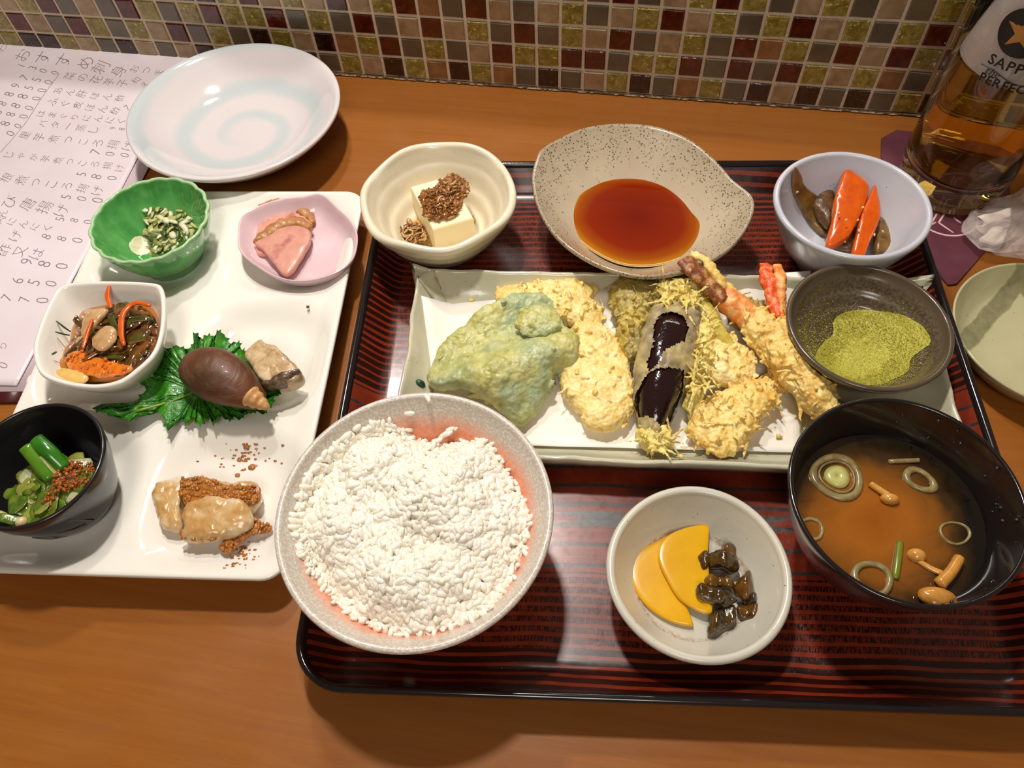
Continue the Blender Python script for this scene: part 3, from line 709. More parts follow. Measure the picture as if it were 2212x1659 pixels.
# miso soup bowl
cx, cy, R = rimfit((1704, 1000), (2228, 1130), (1930, 863), (1995, 1320), .068)
MS = (cx, cy, R)
n = N('black_soup_bowl_lacquer'); n.set(color=lin((24, 19, 20)), rough=.2, coat=.5); n.bump(n.noise(900, 2), .03, .0003); M_BB = n.m
M_MAR = plain('maroon_lacquer', (66, 26, 26), .2, coat=.5)
MSP = bowl_prof(R, .0615, .012, .010, 2.9, .0022, .020, .008, n=30)
# faceted outside like the real bowl
V, F_ = lathe(MSP, 120, lambda t, q: 1, cx, cy, ZF)
for i in range(len(V)):
    pass
mid = [0 if (sum(V[j][2] for j in f) / len(f) > ZF + .057) or np.mean([math.hypot(V[j][0] - cx, V[j][1] - cy) for j in f]) < np.interp(np.mean([V[j][2] for j in f]) - ZF, [p[1] for p in MSP[4:35]], [p[0] for p in MSP[4:35]]) + .0011 else 1 for f in F_]
obj('soup_bowl', V, F_, [M_BB, M_MAR], midx=mid, loc=(cx, cy, ZF), label='black lacquer soup bowl with maroon outside at the front right of the tray', cat='bowl')
zs = .046
mbd = MB()
for _ in range(34):
    a = random.uniform(-1.3, 1.5); zz2 = random.uniform(.052, .066); r = float(np.interp(zz2 - ZF, [p[1] for p in MSP[4:34]], [p[0] for p in MSP[4:34]])) - .0001; s2 = random.uniform(.0003, .0009)
    mbd.add(ICO_V * [s2, s2, s2 * 1.2] + [cx + r * math.cos(a), cy + r * math.sin(a), zz2], ICO_F)
M_DROP = plain('broth_droplet', (46, 44, 48), .05, coat=1.0)
mbd.make('broth_droplets', M_DROP, label='tiny broth droplets clinging to the inner right wall of the black soup bowl', cat='droplets', kind='stuff')
rs = float(np.interp(zs - ZF, [p[1] for p in MSP[4:34]], [p[0] for p in MSP[4:34]]))
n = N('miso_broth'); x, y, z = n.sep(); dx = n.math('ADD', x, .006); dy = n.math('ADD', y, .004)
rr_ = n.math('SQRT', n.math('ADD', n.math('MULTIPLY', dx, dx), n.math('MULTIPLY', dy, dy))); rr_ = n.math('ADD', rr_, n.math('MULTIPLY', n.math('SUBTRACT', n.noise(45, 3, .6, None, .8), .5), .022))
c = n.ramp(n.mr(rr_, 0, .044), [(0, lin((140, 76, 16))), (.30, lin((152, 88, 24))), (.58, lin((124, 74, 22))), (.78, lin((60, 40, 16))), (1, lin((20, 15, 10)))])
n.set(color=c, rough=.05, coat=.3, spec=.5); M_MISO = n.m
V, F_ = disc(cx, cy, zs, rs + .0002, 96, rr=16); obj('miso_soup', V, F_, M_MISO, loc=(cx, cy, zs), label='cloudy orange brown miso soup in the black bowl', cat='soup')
M_NEGI = N('leek_ring'); M_NEGI.set(color=M_NEGI.mix(M_NEGI.mr(M_NEGI.noise(300, 3), .3, .7), lin((118, 100, 58)), lin((152, 134, 88))), rough=.25, coat=.2); M_NEGI = M_NEGI.m
M_NEGC = plain('leek_heart', (188, 184, 110), .25)
M_GRN = plain('green_scallion', (110, 122, 30), .25)
def ringmesh(px, py, r0, r1, sq=1.0, rot=0.0, z=None, th=.0012):
    z = zs + .0003 if z is None else z; c = T(px, py, z); V = []; n_ = 48; a = np.linspace(0, 2 * math.pi, n_, endpoint=False)
    for r, dz in ((r0, -th), (r0, th * .6), ((r0 + r1) / 2, th), (r1, th * .5), (r1, -th)):
        wob_ = 1 + .04 * np.sin(3 * a + px); X = r * wob_ * np.cos(a); Y = r * sq * wob_ * np.sin(a)
        V.append(np.c_[c[0] + X * math.cos(rot) - Y * math.sin(rot), c[1] + X * math.sin(rot) + Y * math.cos(rot), np.full(n_, z + dz)])
    V = np.vstack(V); F_ = grid_faces(5, n_, cu=True); return V, [f[::-1] for f in F_]
def leek(px, py, rs_, label, sq=1.0, rot=0.0, core=None, z=None):
    root = thing('leek_ring', T(px, py, zs), label, 'leek', 'leek rings in the miso soup')
    for a, b in rs_: obj('ring', *ringmesh(px, py, a, b, sq, rot, z), M_NEGI, parent=root)
    if core:
        V, F_ = ringmesh(px, py, .0001, core, sq, rot, z, .0015); obj('heart', V, F_, M_NEGC, parent=root)
leek(1808, 1030, [(.0072, .0082), (.0086, .0118)], 'largest leek slice with a pale green heart, floating at the back left of the soup', 1, 0, .0055)
leek(1987, 1037, [(.0045, .0078)], 'leek ring with a dark open centre, floating right of the largest slice', .72, -.5)
leek(1885, 1250, [(.0058, .0085)], 'plain white leek ring at the front left rim of the soup', .95, .2, None, zs + .0004)
leek(2062, 1152, [(.0055, .0068)], 'faint half sunk leek ring at the right side of the soup', .8, .3, None, zs - .0002)
leek(1752, 1143, [(.0040, .0056)], 'small pale leek ring against the left wall of the soup bowl', 1, 0, None, zs - .0002)
V, F_ = tube([T(1920, 997, zs + .0004), T(1985, 994, zs + .0010)], [(.0012, .0010)] * 3, n=8, samples=6); obj('leek_sliver', V, F_, M_NEGI, label='short straight pale leek sliver near the back of the soup', cat='leek')
V, F_ = tube([T(1945, 1170, zs + .0002), T(1940, 1210, zs + .0012), T(1934, 1250, zs + .0004)], [(.0015, .0010)] * 3, n=8, samples=10); obj('green_scallion', V, F_, M_GRN, label='single green scallion stick standing out in the middle of the soup', cat='scallion')
M_NAM = mottled('nameko_mushroom', (188, 124, 44), (214, 156, 78), 200, .12, .05, coat=.7)
def mushroom(stem, cap, capr, label, z=None, sq=.7, sr=.0016):
    z = zs + .0012 if z is None else z; pts = [T(a, b, z) for a, b in stem]
    root = thing('nameko_mushroom', pts[0], label, 'mushroom', 'mushrooms in the miso soup')
    V, F_ = tube(pts, [(sr * .9, sr), (sr, sr), (sr * 1.1, sr)], n=10, samples=12); obj('stem', V, F_, M_NAM, parent=root)
    c = T(cap[0], cap[1], z); prof = [(0, .0030), (capr * .5, .0027), (capr * .85, .0014), (capr, 0), (capr * .9, -.0012), (capr * .4, -.0010), (0, -.001)]
    V, F_ = lathe(prof, 32, lambda t, q: 1 + .05 * math.cos(2 * t), c[0], c[1], c[2]); V[:, 1] = c[1] + (V[:, 1] - c[1]) * sq; obj('cap', V, F_, M_NAM, parent=root)
mushroom([(1880, 1045), (1905, 1062), (1920, 1072)], (1922, 1078), .0040, 'small brown mushroom floating between the two back leek rings')
mushroom([(2072, 1205), (2055, 1235), (2030, 1262)], (2025, 1290), .0075, 'largest mushroom with a thick upright stem at the front right of the soup', zs + .0022, .62, .0025)
mushroom([(1982, 1210), (2010, 1228), (2045, 1243)], (1980, 1200), .0038, 'thin stemmed mushroom left of the largest mushroom', zs + .0006, .9, .0013)

# dipping sauce bowl: leaf shaped
ZR = .047
leaf_px = [(1149, 385), (1160, 335), (1172, 318), (1205, 298), (1262, 274), (1335, 265), (1415, 271), (1488, 298), (1545, 343), (1582, 385), (1608, 406), (1627, 424), (1629, 455), (1608, 500), (1568, 543), (1500, 578), (1420, 596), (1345, 590), (1268, 560), (1203, 512), (1163, 450)]
LO = resample(TP(leaf_px, ZR)[:, :2], 144); LCn = TP([(1372, 472)], .034)[0][:2]
M_LB = N('ash_glaze'); n = M_LB; z = n.sep()[2]
spk = n.math('MULTIPLY', n.mr(n.voro(620, feat='F1'), .18, .38, 1, 0), n.mr(n.math('ADD', n.noise(190, 3), n.mr(z, .010, .040, -.30, .24)), .5, .62))
c = n.mix(n.mr(n.noise(25, 2), .35, .65), lin((206, 190, 164)), lin((190, 172, 146))); c = n.mix(n.mr(z, .018, .040, 0, .65), c, lin((146, 130, 104)))
c = n.mix(spk, c, lin((72, 56, 42))); n.set(color=c, rough=.28, coat=.3); n.bump(n.noise(800, 2), .15, .0004); M_LB = n.m
def leaf_ring(s, z, blend):
    a = np.linspace(0, 2 * math.pi, len(LO), endpoint=False); rel = LO - LCn; Rm = .046
    ang = np.arctan2(rel[:, 1], rel[:, 0]); circ = np.c_[np.cos(ang), np.sin(ang)] * Rm
    P = LCn + (rel * blend + circ * (1 - blend)) * s
    # rim height wanders: higher at the back
    return np.c_[P, np.full(len(P), z)]
zi, HL, t = .010, ZR - ZF, .0034
secsL = []
for k in range(1, 25):
    x = k / 24; s = .12 + .88 * x; zz_ = ZF + zi + (HL - zi - .001) * max(0, (x - .25) / .75) ** 1.5; secsL.append(leaf_ring(s * .965, zz_, x ** 1.5))
secsL.append(leaf_ring(.985, ZR, 1)); secsL.append(leaf_ring(1.0, ZR - .001, 1)); secsL.append(leaf_ring(1.003, ZR - .0025, 1))
for k in range(22, 7, -1):
    x = k / 24; s = (.12 + .88 * x); zz_ = ZF + zi - t + (HL - zi) * max(0, (x - .25) / .75) ** 1.5; secsL.append(leaf_ring(s * 1.0, zz_, x ** 1.5))
secsL.append(leaf_ring(.44, ZF + .004, 0)); secsL.append(leaf_ring(.43, ZF, 0)); secsL.append(leaf_ring(.38, ZF, 0)); secsL.append(leaf_ring(.36, ZF + .005, 0))
V = np.vstack(secsL); F_ = grid_faces(len(secsL), len(LO)); k = len(V)
V = np.vstack([V, [[LCn[0], LCn[1], ZF + zi], [LCn[0], LCn[1], ZF + .005]]]); b = (len(secsL) - 1) * len(LO)
for j in range(len(LO)): F_.append([k, (j + 1) % len(LO), j]); F_.append([k + 1, b + j, b + (j + 1) % len(LO)])
if normals(V, F_)[k][2] < 0: F_ = [f[::-1] for f in F_]
obj('dipping_sauce_bowl', V, F_, M_LB, loc=(LCn[0], LCn[1], ZF), label='leaf shaped beige bowl with dark speckled rim, full of brown dipping sauce', cat='bowl')
zq = .0285
SO = resample(TP([(1217, 470), (1245, 412), (1300, 378), (1370, 367), (1450, 382), (1505, 425), (1527, 480), (1515, 528), (1470, 562), (1400, 578), (1330, 570), (1265, 535), (1230, 500)], zq)[:, :2], 96)
SCn = SO.mean(0)
n = N('dipping_sauce'); x, y, z = n.sep(); vcol = n.new('ShaderNodeAttribute', attribute_name='depth')
c = n.ramp(vcol.outputs['Fac'], [(0, lin((205, 170, 110))), (.06, lin((176, 112, 20))), (.16, lin((150, 70, 6))), (.34, lin((128, 34, 4))), (1, lin((108, 20, 4)))])
n.set(color=c, rough=.03, coat=.3); M_SAUCE = n.m
V = []; nr = 24
for k in range(1, nr + 1):
    s = (k / nr) ** .7; V.append(np.c_[SCn + (SO - SCn) * s, np.full(len(SO), zq + (.0005 if k == nr else 0))])
V = np.vstack(V + [np.array([[SCn[0], SCn[1], zq]])]); k = len(V) - 1; F_ = grid_faces(nr, len(SO)) + [[k, (j + 1) % len(SO), j] for j in range(len(SO))]
so = obj('dipping_sauce', V, F_, M_SAUCE, label='reddish brown dipping sauce pooled in the leaf shaped bowl', cat='sauce')
at = so.data.attributes.new('depth', 'FLOAT', 'POINT'); dep = np.zeros(len(V))
for kk in range(nr): dep[kk * len(SO):(kk + 1) * len(SO)] = 1 - ((kk + 1) / nr) ** .7
dep[-1] = 1; at.data.foreach_set('value', dep.astype(np.float32))

# ================================================================ TEMPURA PLATE
ZR2 = .030; ZP = .0150
TL, TR, BR = T(905, 580, ZR2), T(1990, 602, ZR2), T(2088, 925, ZR2)
ax2 = (TR - TL)[:2]; W2 = np.linalg.norm(ax2); ax2 /= W2; ay2 = np.array([-ax2[1], ax2[0]])
front = T(1450, 1000, ZR2)[:2]; D2 = abs((front - TL[:2]) @ ay2) 
c2d = TL[:2] + ax2 * W2 / 2 - ay2 * D2 / 2; HX2, HY2 = W2 / 2, D2 / 2
def w2(a, b): return c2d + ax2 * a + ay2 * b
def rrx(hx, hy, r, n=24, wav=0.0):
    P = rrect(hx, hy, r, 8); P = resample(np.vstack([P]), 200); 
    if wav:
        for i, q in enumerate(P):
            P[i] = q * (1 + wav * fbm((q[0], q[1], 3), 55, 2))
    return P
sec2 = [(.060, ZP), (.030, ZP), (.018, ZP + .0002), (.013, ZP + .0018), (.008, ZP + .0065), (.004, ZP + .0115), (.0028, ZR2 - .0012), (.0018, ZR2), (.0006, ZR2 - .0002), (0, ZR2 - .0015), (.0008, ZR2 - .006), (.005, ZP - .002), (.012, ZF + .0045), (.018, ZF + .003), (.019, ZF), (.023, ZF), (.024, ZF + .004), (.060, ZF + .005)]
V = []
for ins, z in sec2:
    wv = 1 if ins < .02 else 0
    P = resample(rrect(HX2 - ins, HY2 - ins, max(.013 - ins * .5, .004), 8), 220); L0 = len(P)
    for q in P:
        rim_amp = max(0, min(1, (z - ZP) / .012)); wz = .0012 * fbm((q[0] * 1.0, q[1], 1), 38, 2) * rim_amp + (.0035 * max(0, abs(q[0]) / HX2 - .93) / .07 * max(0, abs(q[1]) / HY2 - .7) / .3) * rim_amp
        wx = .0014 * fbm((q[0], q[1], 9), 50, 2) * rim_amp
        p = w2(q[0] * (1 + wx / .1), q[1] + math.copysign(wx, q[1])); V.append((p[0], p[1], z + wz))
V = np.array(V); nr = len(sec2); F_ = grid_faces(nr, L0); k = len(V)
V = np.vstack([V, [[c2d[0], c2d[1], ZP], [c2d[0], c2d[1], ZF + .005]]]); b = (nr - 1) * L0
for j in range(L0): F_.append([k, (j + 1) % L0, j]); F_.append([k + 1, b + j, b + (j + 1) % L0])
F_ = [f if i < (nr - 1) * L0 else f for i, f in enumerate(F_)]
N_ = normals(V, F_)
if N_[k][2] < 0: F_ = [f[::-1] for f in F_]
tpl = thing('tempura_plate', (c2d[0], c2d[1], ZF), 'long rectangular cream plate with wavy speckled rim in the middle of the tray', 'plate')
M_TP = ceramic('celadon_speckle', (206, 200, 172), (70, 66, 46), .57, 560, .16, (192, 190, 166), 30, .08, .15)
obj('dish', V, F_, M_TP, parent=tpl)
# painted green leaf marks at the left end
M_GP = mottled('green_underglaze', (30, 62, 44), (54, 92, 66), 400, .2)
for px in ([(890, 798), (900, 790), (908, 800), (903, 812), (893, 810)], [(893, 826), (905, 820), (918, 826), (912, 834), (897, 833)]):
    P = TP(px, ZP + .006); V, F_ = pillow(P, ZP + .0005, .0078, 24, 6, 3); obj('leaf_mark', V, F_, M_GP, parent=tpl)
# paper
M_PAPER = N('absorbent_paper'); M_PAPER.set(color=M_PAPER.mix(M_PAPER.mr(M_PAPER.noise(25, 3), .35, .7), lin((250, 246, 236)), lin((246, 240, 226))), rough=.75, spec=.2); M_PAPER.bump(M_PAPER.noise(500, 2), .1, .0005); M_PAPER = M_PAPER.m
def sheet(corn, nx, ny, zf, th=.00025):
    P = np.array(corn, float)[:, :2]; V = []
    for i in range(ny):
        for j in range(nx):
            s, t_ = j / (nx - 1), i / (ny - 1); q = P[0] * (1 - s) * (1 - t_) + P[1] * s * (1 - t_) + P[2] * s * t_ + P[3] * (1 - s) * t_
            V.append((q[0], q[1], zf(q[0], q[1], s, t_)))
    V = np.array(V); B = V.copy(); B[:, 2] -= th; F_ = gf(nx, ny) + gf(nx, ny, len(V), True)
    pr_ = [j for j in range(nx)] + [i * nx + nx - 1 for i in range(1, ny)] + [(ny - 1) * nx + j for j in range(nx - 2, -1, -1)] + [i * nx for i in range(ny - 2, 0, -1)]
    for k in range(len(pr_)): a, b = pr_[k], pr_[(k + 1) % len(pr_)]; F_.append([a, b, b + len(V), a + len(V)][::-1])
    VV = np.vstack([V, B])
    if normals(VV, F_)[nx * (ny // 2) + nx // 2][2] < 0: F_ = [f[::-1] for f in F_]
    return VV, F_
def tp_local(x, y): d = np.array([x, y]) - c2d; return d @ ax2, d @ ay2
def paper_z(x, y, s, t_):
    a, b = tp_local(x, y); e = max(abs(b) - (HY2 - .019), 0) + max(abs(a) - (HX2 - .019), 0)
    return ZP + .0008 + e * .62 + .0004 * fbm((x, y, 0), 40, 2)
V, F_ = sheet([T(915, 661, ZP + .002), T(1740, 612, ZP + .004), T(1735, 974, ZP + .005), T(952, 962, ZP + .003)], 40, 24, paper_z)
obj('paper_sheet', V, F_, M_PAPER, label='white absorbent paper under the tempura on the rectangular plate', cat='paper')

# tempura batter
def batter(name, light, mid_, dark_, tint=None, scale=130):
    n = N(name); f = n.noise(scale, 4, .62, None, .3); g = n.new('ShaderNodeNewGeometry'); pt = n.mr(g.outputs['Pointiness'], .44, .56)
    c = n.ramp(f, [(.28, lin(dark_)), (.45, lin(mid_)), (.66, lin(light))])
    if tint: c = n.mix(n.mr(n.noise(scale * .35, 3, .6), .42, .62), c, n.mix(n.mr(n.noise(scale * 1.7, 3), .35, .65), lin(tint[0]), lin(tint[1])))
    c = n.mix(n.mr(n.noise(70, 2), .52, .70, 0, .55), c, lin(dark_)); n.set(color=c, rough=n.mr(f, .3, .7, .35, .55), coat=.06)
    n.bump(n.math('ADD', n.noise(scale * 3, 3, .55), n.math('MULTIPLY', n.voro(scale * 2), .5)), .35, .0012); return n.m
B_GOLD = batter('batter_gold', (246, 224, 150), (236, 200, 110), (212, 158, 66))
B_PALE = batter('batter_pale', (248, 232, 172), (238, 210, 128), (218, 172, 84))
B_GREEN = batter('batter_green', (212, 206, 142), (186, 182, 104), (142, 146, 64), ((148, 166, 124), (180, 190, 150)), 120)
B_OLIVE = batter('batter_olive', (214, 194, 110), (190, 164, 70), (132, 108, 46), ((128, 112, 72), (162, 148, 96)), 110)
B_GREY = batter('batter_mauve', (196, 178, 120), (170, 152, 104), (124, 108, 84), ((132, 118, 104), (150, 136, 116)), 100)
M_SKIN = N('fried_eggplant_skin'); M_SKIN.set(color=lin((34, 12, 14)), rough=.12, coat=.8); M_SKIN.bump(M_SKIN.noise(160, 3), .35, .0015); M_SKIN = M_SKIN.m
M_OR = mottled('prawn_shell_orange', (218, 108, 40), (234, 150, 76), 240, .45, .5, c3=(240, 200, 130))
M_TAILR = mottled('prawn_tail_red', (206, 48, 12), (228, 92, 40), 260, .35, .6, c3=(240, 176, 120), coat=.0)
M_TAILB = mottled('prawn_tail_brown', (92, 40, 16), (142, 78, 36), 260, .35, .6, c3=(206, 160, 96), coat=.1)
def frit(name, px, zpx, z0, h, mat, label, seed=0, n=150, m=34, p=2.4, lay=None, nc=90, nf=60, fl=(.003, .007), zf=None, parent=None, cm=None, cr=(.0004, .001), group='tempura pieces', cat='tempura', jit=.0020, fine=None):
    O = TP(px, zpx)[:, :2]; O = resample(O, n)
    O = O + np.array([[fbm((q[0], q[1], seed), 230, 2) * jit, fbm((q[1], q[0], seed + 4), 230, 2) * jit] for q in O])
    V, F_ = pillow(O, z0, h, n, m, p, zf=zf); V = displace(V, F_, lay or [(.0016, 60, 2)], seed)
    V[:, 2] = np.maximum(V[:, 2], z0 - .0004); F_ = outward(V, F_); Nn = normals(V, F_); m1 = MB(); m1.add(V, F_, 0)
    flakes(m1, V, Nn, nf // 2, fl, (.0005, .0011), 0, z0 + h * .15, curl=.9, lift=.4); crumbs(m1, V, Nn, nc // 2, .0010, .0024, 0, z0 + h * .15, 2.0)
    V, F_ = remesh(m1, .00048); V = displace(V, F_, fine or FINE, seed); V[:, 2] = np.maximum(V[:, 2], z0 - .0004); mb = MB(); mb.add(V, F_, 0)
    mats = [mat]
    if parent is None: return mb.make(name, mats, label=label, cat=cat, group=group)
    return mb.make(name, mats, parent=parent)
z1 = ZP + .0012
frit('vegetable_tempura', [(1072, 640), (1080, 622), (1150, 610), (1215, 602), (1240, 592), (1268, 605), (1292, 625), (1282, 645), (1302, 668), (1306, 692), (1285, 708), (1250, 706), (1215, 690), (1150, 680), (1090, 672)], .025, z1, .014, B_PALE, 'pale golden fritter at the back left, tucked behind the green one', 1, nf=70)
cg = T(1090, 770, .03)
frit('green_leaf_tempura', [(922, 785), (962, 733), (1002, 704), (1060, 664), (1112, 644), (1182, 640), (1207, 658), (1217, 690), (1242, 712), (1249, 750), (1240, 786), (1200, 802), (1190, 832), (1164, 872), (1128, 902), (1095, 888), (1055, 860), (1000, 842), (945, 836), (925, 815)], .030, z1, .021, B_GREEN, 'largest fritter, pale green battered leaf at the left of the tempura plate', 2, 190, 44, 2.6, [(.0014, 45, 2)], nc=14, nf=0, jit=.0008, fine=[(.0013, 150, 0), (.0006, 380, 0), (.0004, 260, 3)], zf=lambda x, y: .005 * math.sin((x - cg[0]) * 70 - (y - cg[1]) * 110))
frit('green_fritter_underside', [(1010, 850), (1100, 835), (1190, 812), (1196, 840), (1166, 880), (1130, 905), (1100, 893), (1060, 870)], .022, z1, .010, B_GREEN, 'lower green fold hanging from the front edge of the largest green fritter', 22, 120, 26, 2.4, [(.0012, 60, 2)], nc=10, nf=4)
frit('fold', [(1120, 668), (1150, 650), (1186, 650), (1206, 672), (1214, 700), (1190, 712), (1160, 722), (1130, 715), (1112, 695)], .041, .034, .007, B_GREEN, 'rolled fold with darker green centre on the back corner of the largest green fritter', 23, 100, 22, 2.4, [(.0006, 90, 2)], nc=4, nf=0)
frit('vegetable_tempura', [(1245, 700), (1300, 703), (1332, 740), (1357, 782), (1368, 832), (1372, 872), (1362, 902), (1332, 922), (1302, 936), (1270, 922), (1238, 880), (1218, 840), (1204, 792), (1230, 765)], .024, z1, .014, B_PALE, 'flat pale fritter between the green one and the eggplant', 3, 160, 36, 3.2, nf=30, nc=70)
frit('mushroom_tempura', [(1320, 628), (1342, 590), (1368, 590), (1402, 605), (1432, 622), (1412, 680), (1392, 740), (1366, 775), (1332, 730), (1338, 690), (1322, 660)], .029, z1, .020, B_OLIVE, 'curled olive brown fritter at the back, left of the eggplant', 4, nf=110, nc=110)
frit('vegetable_tempura', [(1495, 745), (1562, 720), (1622, 758), (1632, 795), (1614, 832), (1560, 826), (1506, 808)], .027, z1 + .002, .014, B_PALE, 'small pale fritter between the eggplant and the prawns', 6, nf=30, nc=50)
frit('vegetable_tempura', [(1488, 905), (1498, 875), (1555, 850), (1618, 818), (1662, 826), (1684, 858), (1650, 896), (1622, 942), (1572, 986), (1530, 972), (1492, 938)], .026, z1, .016, B_GOLD, 'lumpy golden fritter at the front, right of the eggplant', 7, nf=120, nc=140)
frit('vegetable_tempura', [(1572, 650), (1600, 640), (1655, 655), (1668, 672), (1640, 690), (1600, 690), (1580, 672)], .030, z1 + .002, .015, B_OLIVE, 'green tinged fritter end peeping out between the two prawn tails', 8, nf=20, nc=50)
V, F_ = tube([T(1490, 608, .034), T(1520, 655, .036), T(1550, 710, .033), T(1580, 750, .029)], [(.0035, .003), (.0042, .0034), (.0042, .0034), (.003, .003)], n=16, samples=30)
V = displace(V, F_, [(.0005, 260, 2)]); obj('yellow_stick_tempura', V, F_, batter('batter_yellow', (226, 210, 112), (208, 186, 78), (178, 146, 48)), label='straight yellow vegetable stick between the eggplant and the left prawn', cat='tempura', group='tempura pieces')
# eggplant with bare skin patches
eg = thing('eggplant_tempura', T(1440, 790, ZP), 'long battered eggplant with shiny dark purple skin showing through', 'tempura', 'tempura pieces')
spine = [T(1490, 618, .026), T(1465, 680, .031), T(1440, 760, .033), T(1420, 850, .031), T(1408, 925, .026), T(1405, 962, .022)]
V, F_ = tube(spine, [(.006, .006), (.0128, .010), (.0148, .012), (.0142, .011), (.0095, .009), (.004, .004)], n=40, samples=60)
V[:, 2] = np.maximum(V[:, 2], z1); V = displace(V, F_, [(.0006, 120, 2)]); obj('skin', V, F_, M_SKIN, parent=eg, label='glossy dark purple skin')
V2, F2 = tube(spine, [(.010, .009), (.0142, .0112), (.0158, .0130), (.0152, .0120), (.0112, .0105), (.0050, .0050)], n=90, samples=150)
V2[:, 2] = np.maximum(V2[:, 2], z1 - .0002); V2 = displace(V2, F2, [(.0012, 90, 3), (.0012, 220, 0), (.0005, 400, 3)], 5)
pa = TP([(1412, 700), (1425, 680), (1452, 678), (1478, 690), (1488, 712), (1478, 740), (1450, 752), (1436, 760), (1425, 785), (1402, 800), (1398, 778), (1412, 745)], .043)[:, :2]
pb = TP([(1370, 868), (1375, 838), (1400, 805), (1450, 800), (1478, 795), (1480, 850), (1470, 905), (1445, 912), (1415, 890), (1380, 878)], .041)[:, :2]
pd = TP([(1425, 905), (1445, 895), (1478, 850), (1484, 872), (1462, 912), (1440, 920)], .038)[:, :2]
keep = [f for f in F2 if not (V2[f].mean(0)[2] > .030 and any(inpoly(V2[f].mean(0)[0] + .0006 * fbm(V2[f[0]], 600, 1), V2[f].mean(0)[1] + .0006 * fbm(V2[f[0]] + 3, 600, 1), P) for P in (pa, pb, pd)))]
mb = MB(); mb.add(V2, keep); Nn = normals(V2, F2)
used = sorted({i for f in keep for i in f}); pass
tops = [i for i in used if V2[i][0] > T(1450, 780, .035)[0] + .004 or V2[i][1] > T(1450, 650, .035)[1] or V2[i][1] < T(1420, 915, .03)[1]]
flakes(mb, V2[tops], Nn[tops], 60, (.002, .005), (.0004, .0009), 0, .019)
mb.make('batter', [B_GREY], parent=eg); 
mb = MB(); fr = frit
hp = [T(1388 + 60 * random.random(), 915 + 55 * random.random(), .030) for _ in range(90)] + [T(1430 + 80 * random.random(), 610 + 50 * random.random(), .041) for _ in range(200)] + [T(1488 + 45 * random.random(), 680 + 160 * random.random(), .0365) for _ in range(170)]
hp = np.array(hp); hn = rng.normal(size=hp.shape); hn[:, 2] = abs(hn[:, 2]) + .8; hn /= np.linalg.norm(hn, axis=1)[:, None]
flakes(mb, hp, hn, 330, (.004, .009), (.0005, .0011), 0, -1, -1, 1.4, .35)
for cpt, rx, ry, rz in ((T(1468, 632, .0355), .0135, .0095, .0065), (T(1412, 945, .026), .0100, .0080, .0060), (T(1512, 735, .0310), .0085, .0220, .0075), (T(1497, 850, .0255), .0055, .0140, .0060)):
    n_, m_ = 48, 24; Vs = []
    for i in range(1, m_):
        for j in range(n_): t1, t2 = math.pi * i / m_, 2 * math.pi * j / n_; Vs.append(cpt + np.array([rx * math.sin(t1) * math.cos(t2), ry * math.sin(t1) * math.sin(t2), rz * math.cos(t1)]))
    Vs = np.array(Vs); Fs = grid_faces(m_ - 1, n_); Fs = [f[::-1] for f in Fs]; k = len(Vs); Vs = np.vstack([Vs, cpt + [0, 0, rz], cpt - [0, 0, rz]])
    for j in range(n_): Fs.append([k, j, (j + 1) % n_]); Fs.append([k + 1, (m_ - 2) * n_ + (j + 1) % n_, (m_ - 2) * n_ + j])
    mb.add(displace(Vs, Fs, [(.0030, 150, 0), (.0012, 380, 0), (.0008, 300, 2)], 3), Fs)
_V, _F = remesh(mb, .0005); _V = displace(_V, _F, [(.0006, 300, 0), (.0003, 600, 2)], 2); mb = MB(); mb.add(_V, _F)
mb.make('crisp_frill', [batter('batter_yellow_green', (242, 226, 150), (228, 206, 112), (200, 168, 76))], parent=eg, label='frilly yellow batter shreds')
# the prawns lean against the outside of the dark salt bowl
_mx, _my, _mR = rimfit((1697, 680), (2053, 720), (1870, 565), (1900, 845), .048)
def beside_bowl(V):
    for q in V:
        x_ = max(0.0, min(1.0, (q[2] - ZP - .0063) / (.0417 - ZP - .0003))); rm = max(.0175, .010 + (_mR - .013) * x_ ** (1 / 1.75) + .0036) + .0012
        d = np.array([q[0] - _mx, q[1] - _my]); r = np.linalg.norm(d)
        if r < rm: q[:2] = np.array([_mx, _my]) + d / r * (rm - .0008 * min(1, (rm - r) / .01))
    return V
def prawn(path, rad, label, tail_pts, tail_mat, mat, seed, nf=170, orange=None):
    root = thing('prawn_tempura', path[0], label, 'tempura', 'tempura pieces')
    V, F_ = tube(path, rad, n=60, samples=110); V = displace(V, F_, [(.0016, 75, 2), (.0022, 150, 0)], seed); V[:, 2] = np.maximum(V[:, 2], z1 - .0003)
    F_ = outward(V, F_); Nn = normals(V, F_); m1 = MB(); m1.add(V, F_)
    flakes(m1, V, Nn, nf // 2, (.003, .008), (.0005, .0012), 0, z1 + .003, curl=.9, lift=.4); crumbs(m1, V, Nn, 70, .0010, .0024, 0, z1 + .003, 2.0)
    V, F_ = remesh(m1, .0005); V = beside_bowl(displace(V, F_, FINE, seed)); mb = MB(); mb.add(V, F_)
    mb.make('batter', [mat], parent=root)
    for pts, rr_, mm in tail_pts:
        V, F_ = tube(pts, rr_, n=20, samples=30); V = displace(V, F_, [(.0010, 260, 3), (.0013, 300, 0), (.0005, 600, 0)], seed); obj('tail', V, F_, mm, parent=root)
    if orange:
        V, F_ = tube(orange[0], orange[1], n=28, samples=40); V = displace(V, F_, [(.0012, 160, 3), (.0004, 500, 2)], seed + 2); mb = MB(); mb.add(V, F_); Nn = normals(V, F_); flakes(mb, V, Nn, 30, (.002, .004), (.0003, .0006)); mb.make('shell', [M_OR], parent=root, label='orange shell end showing through')
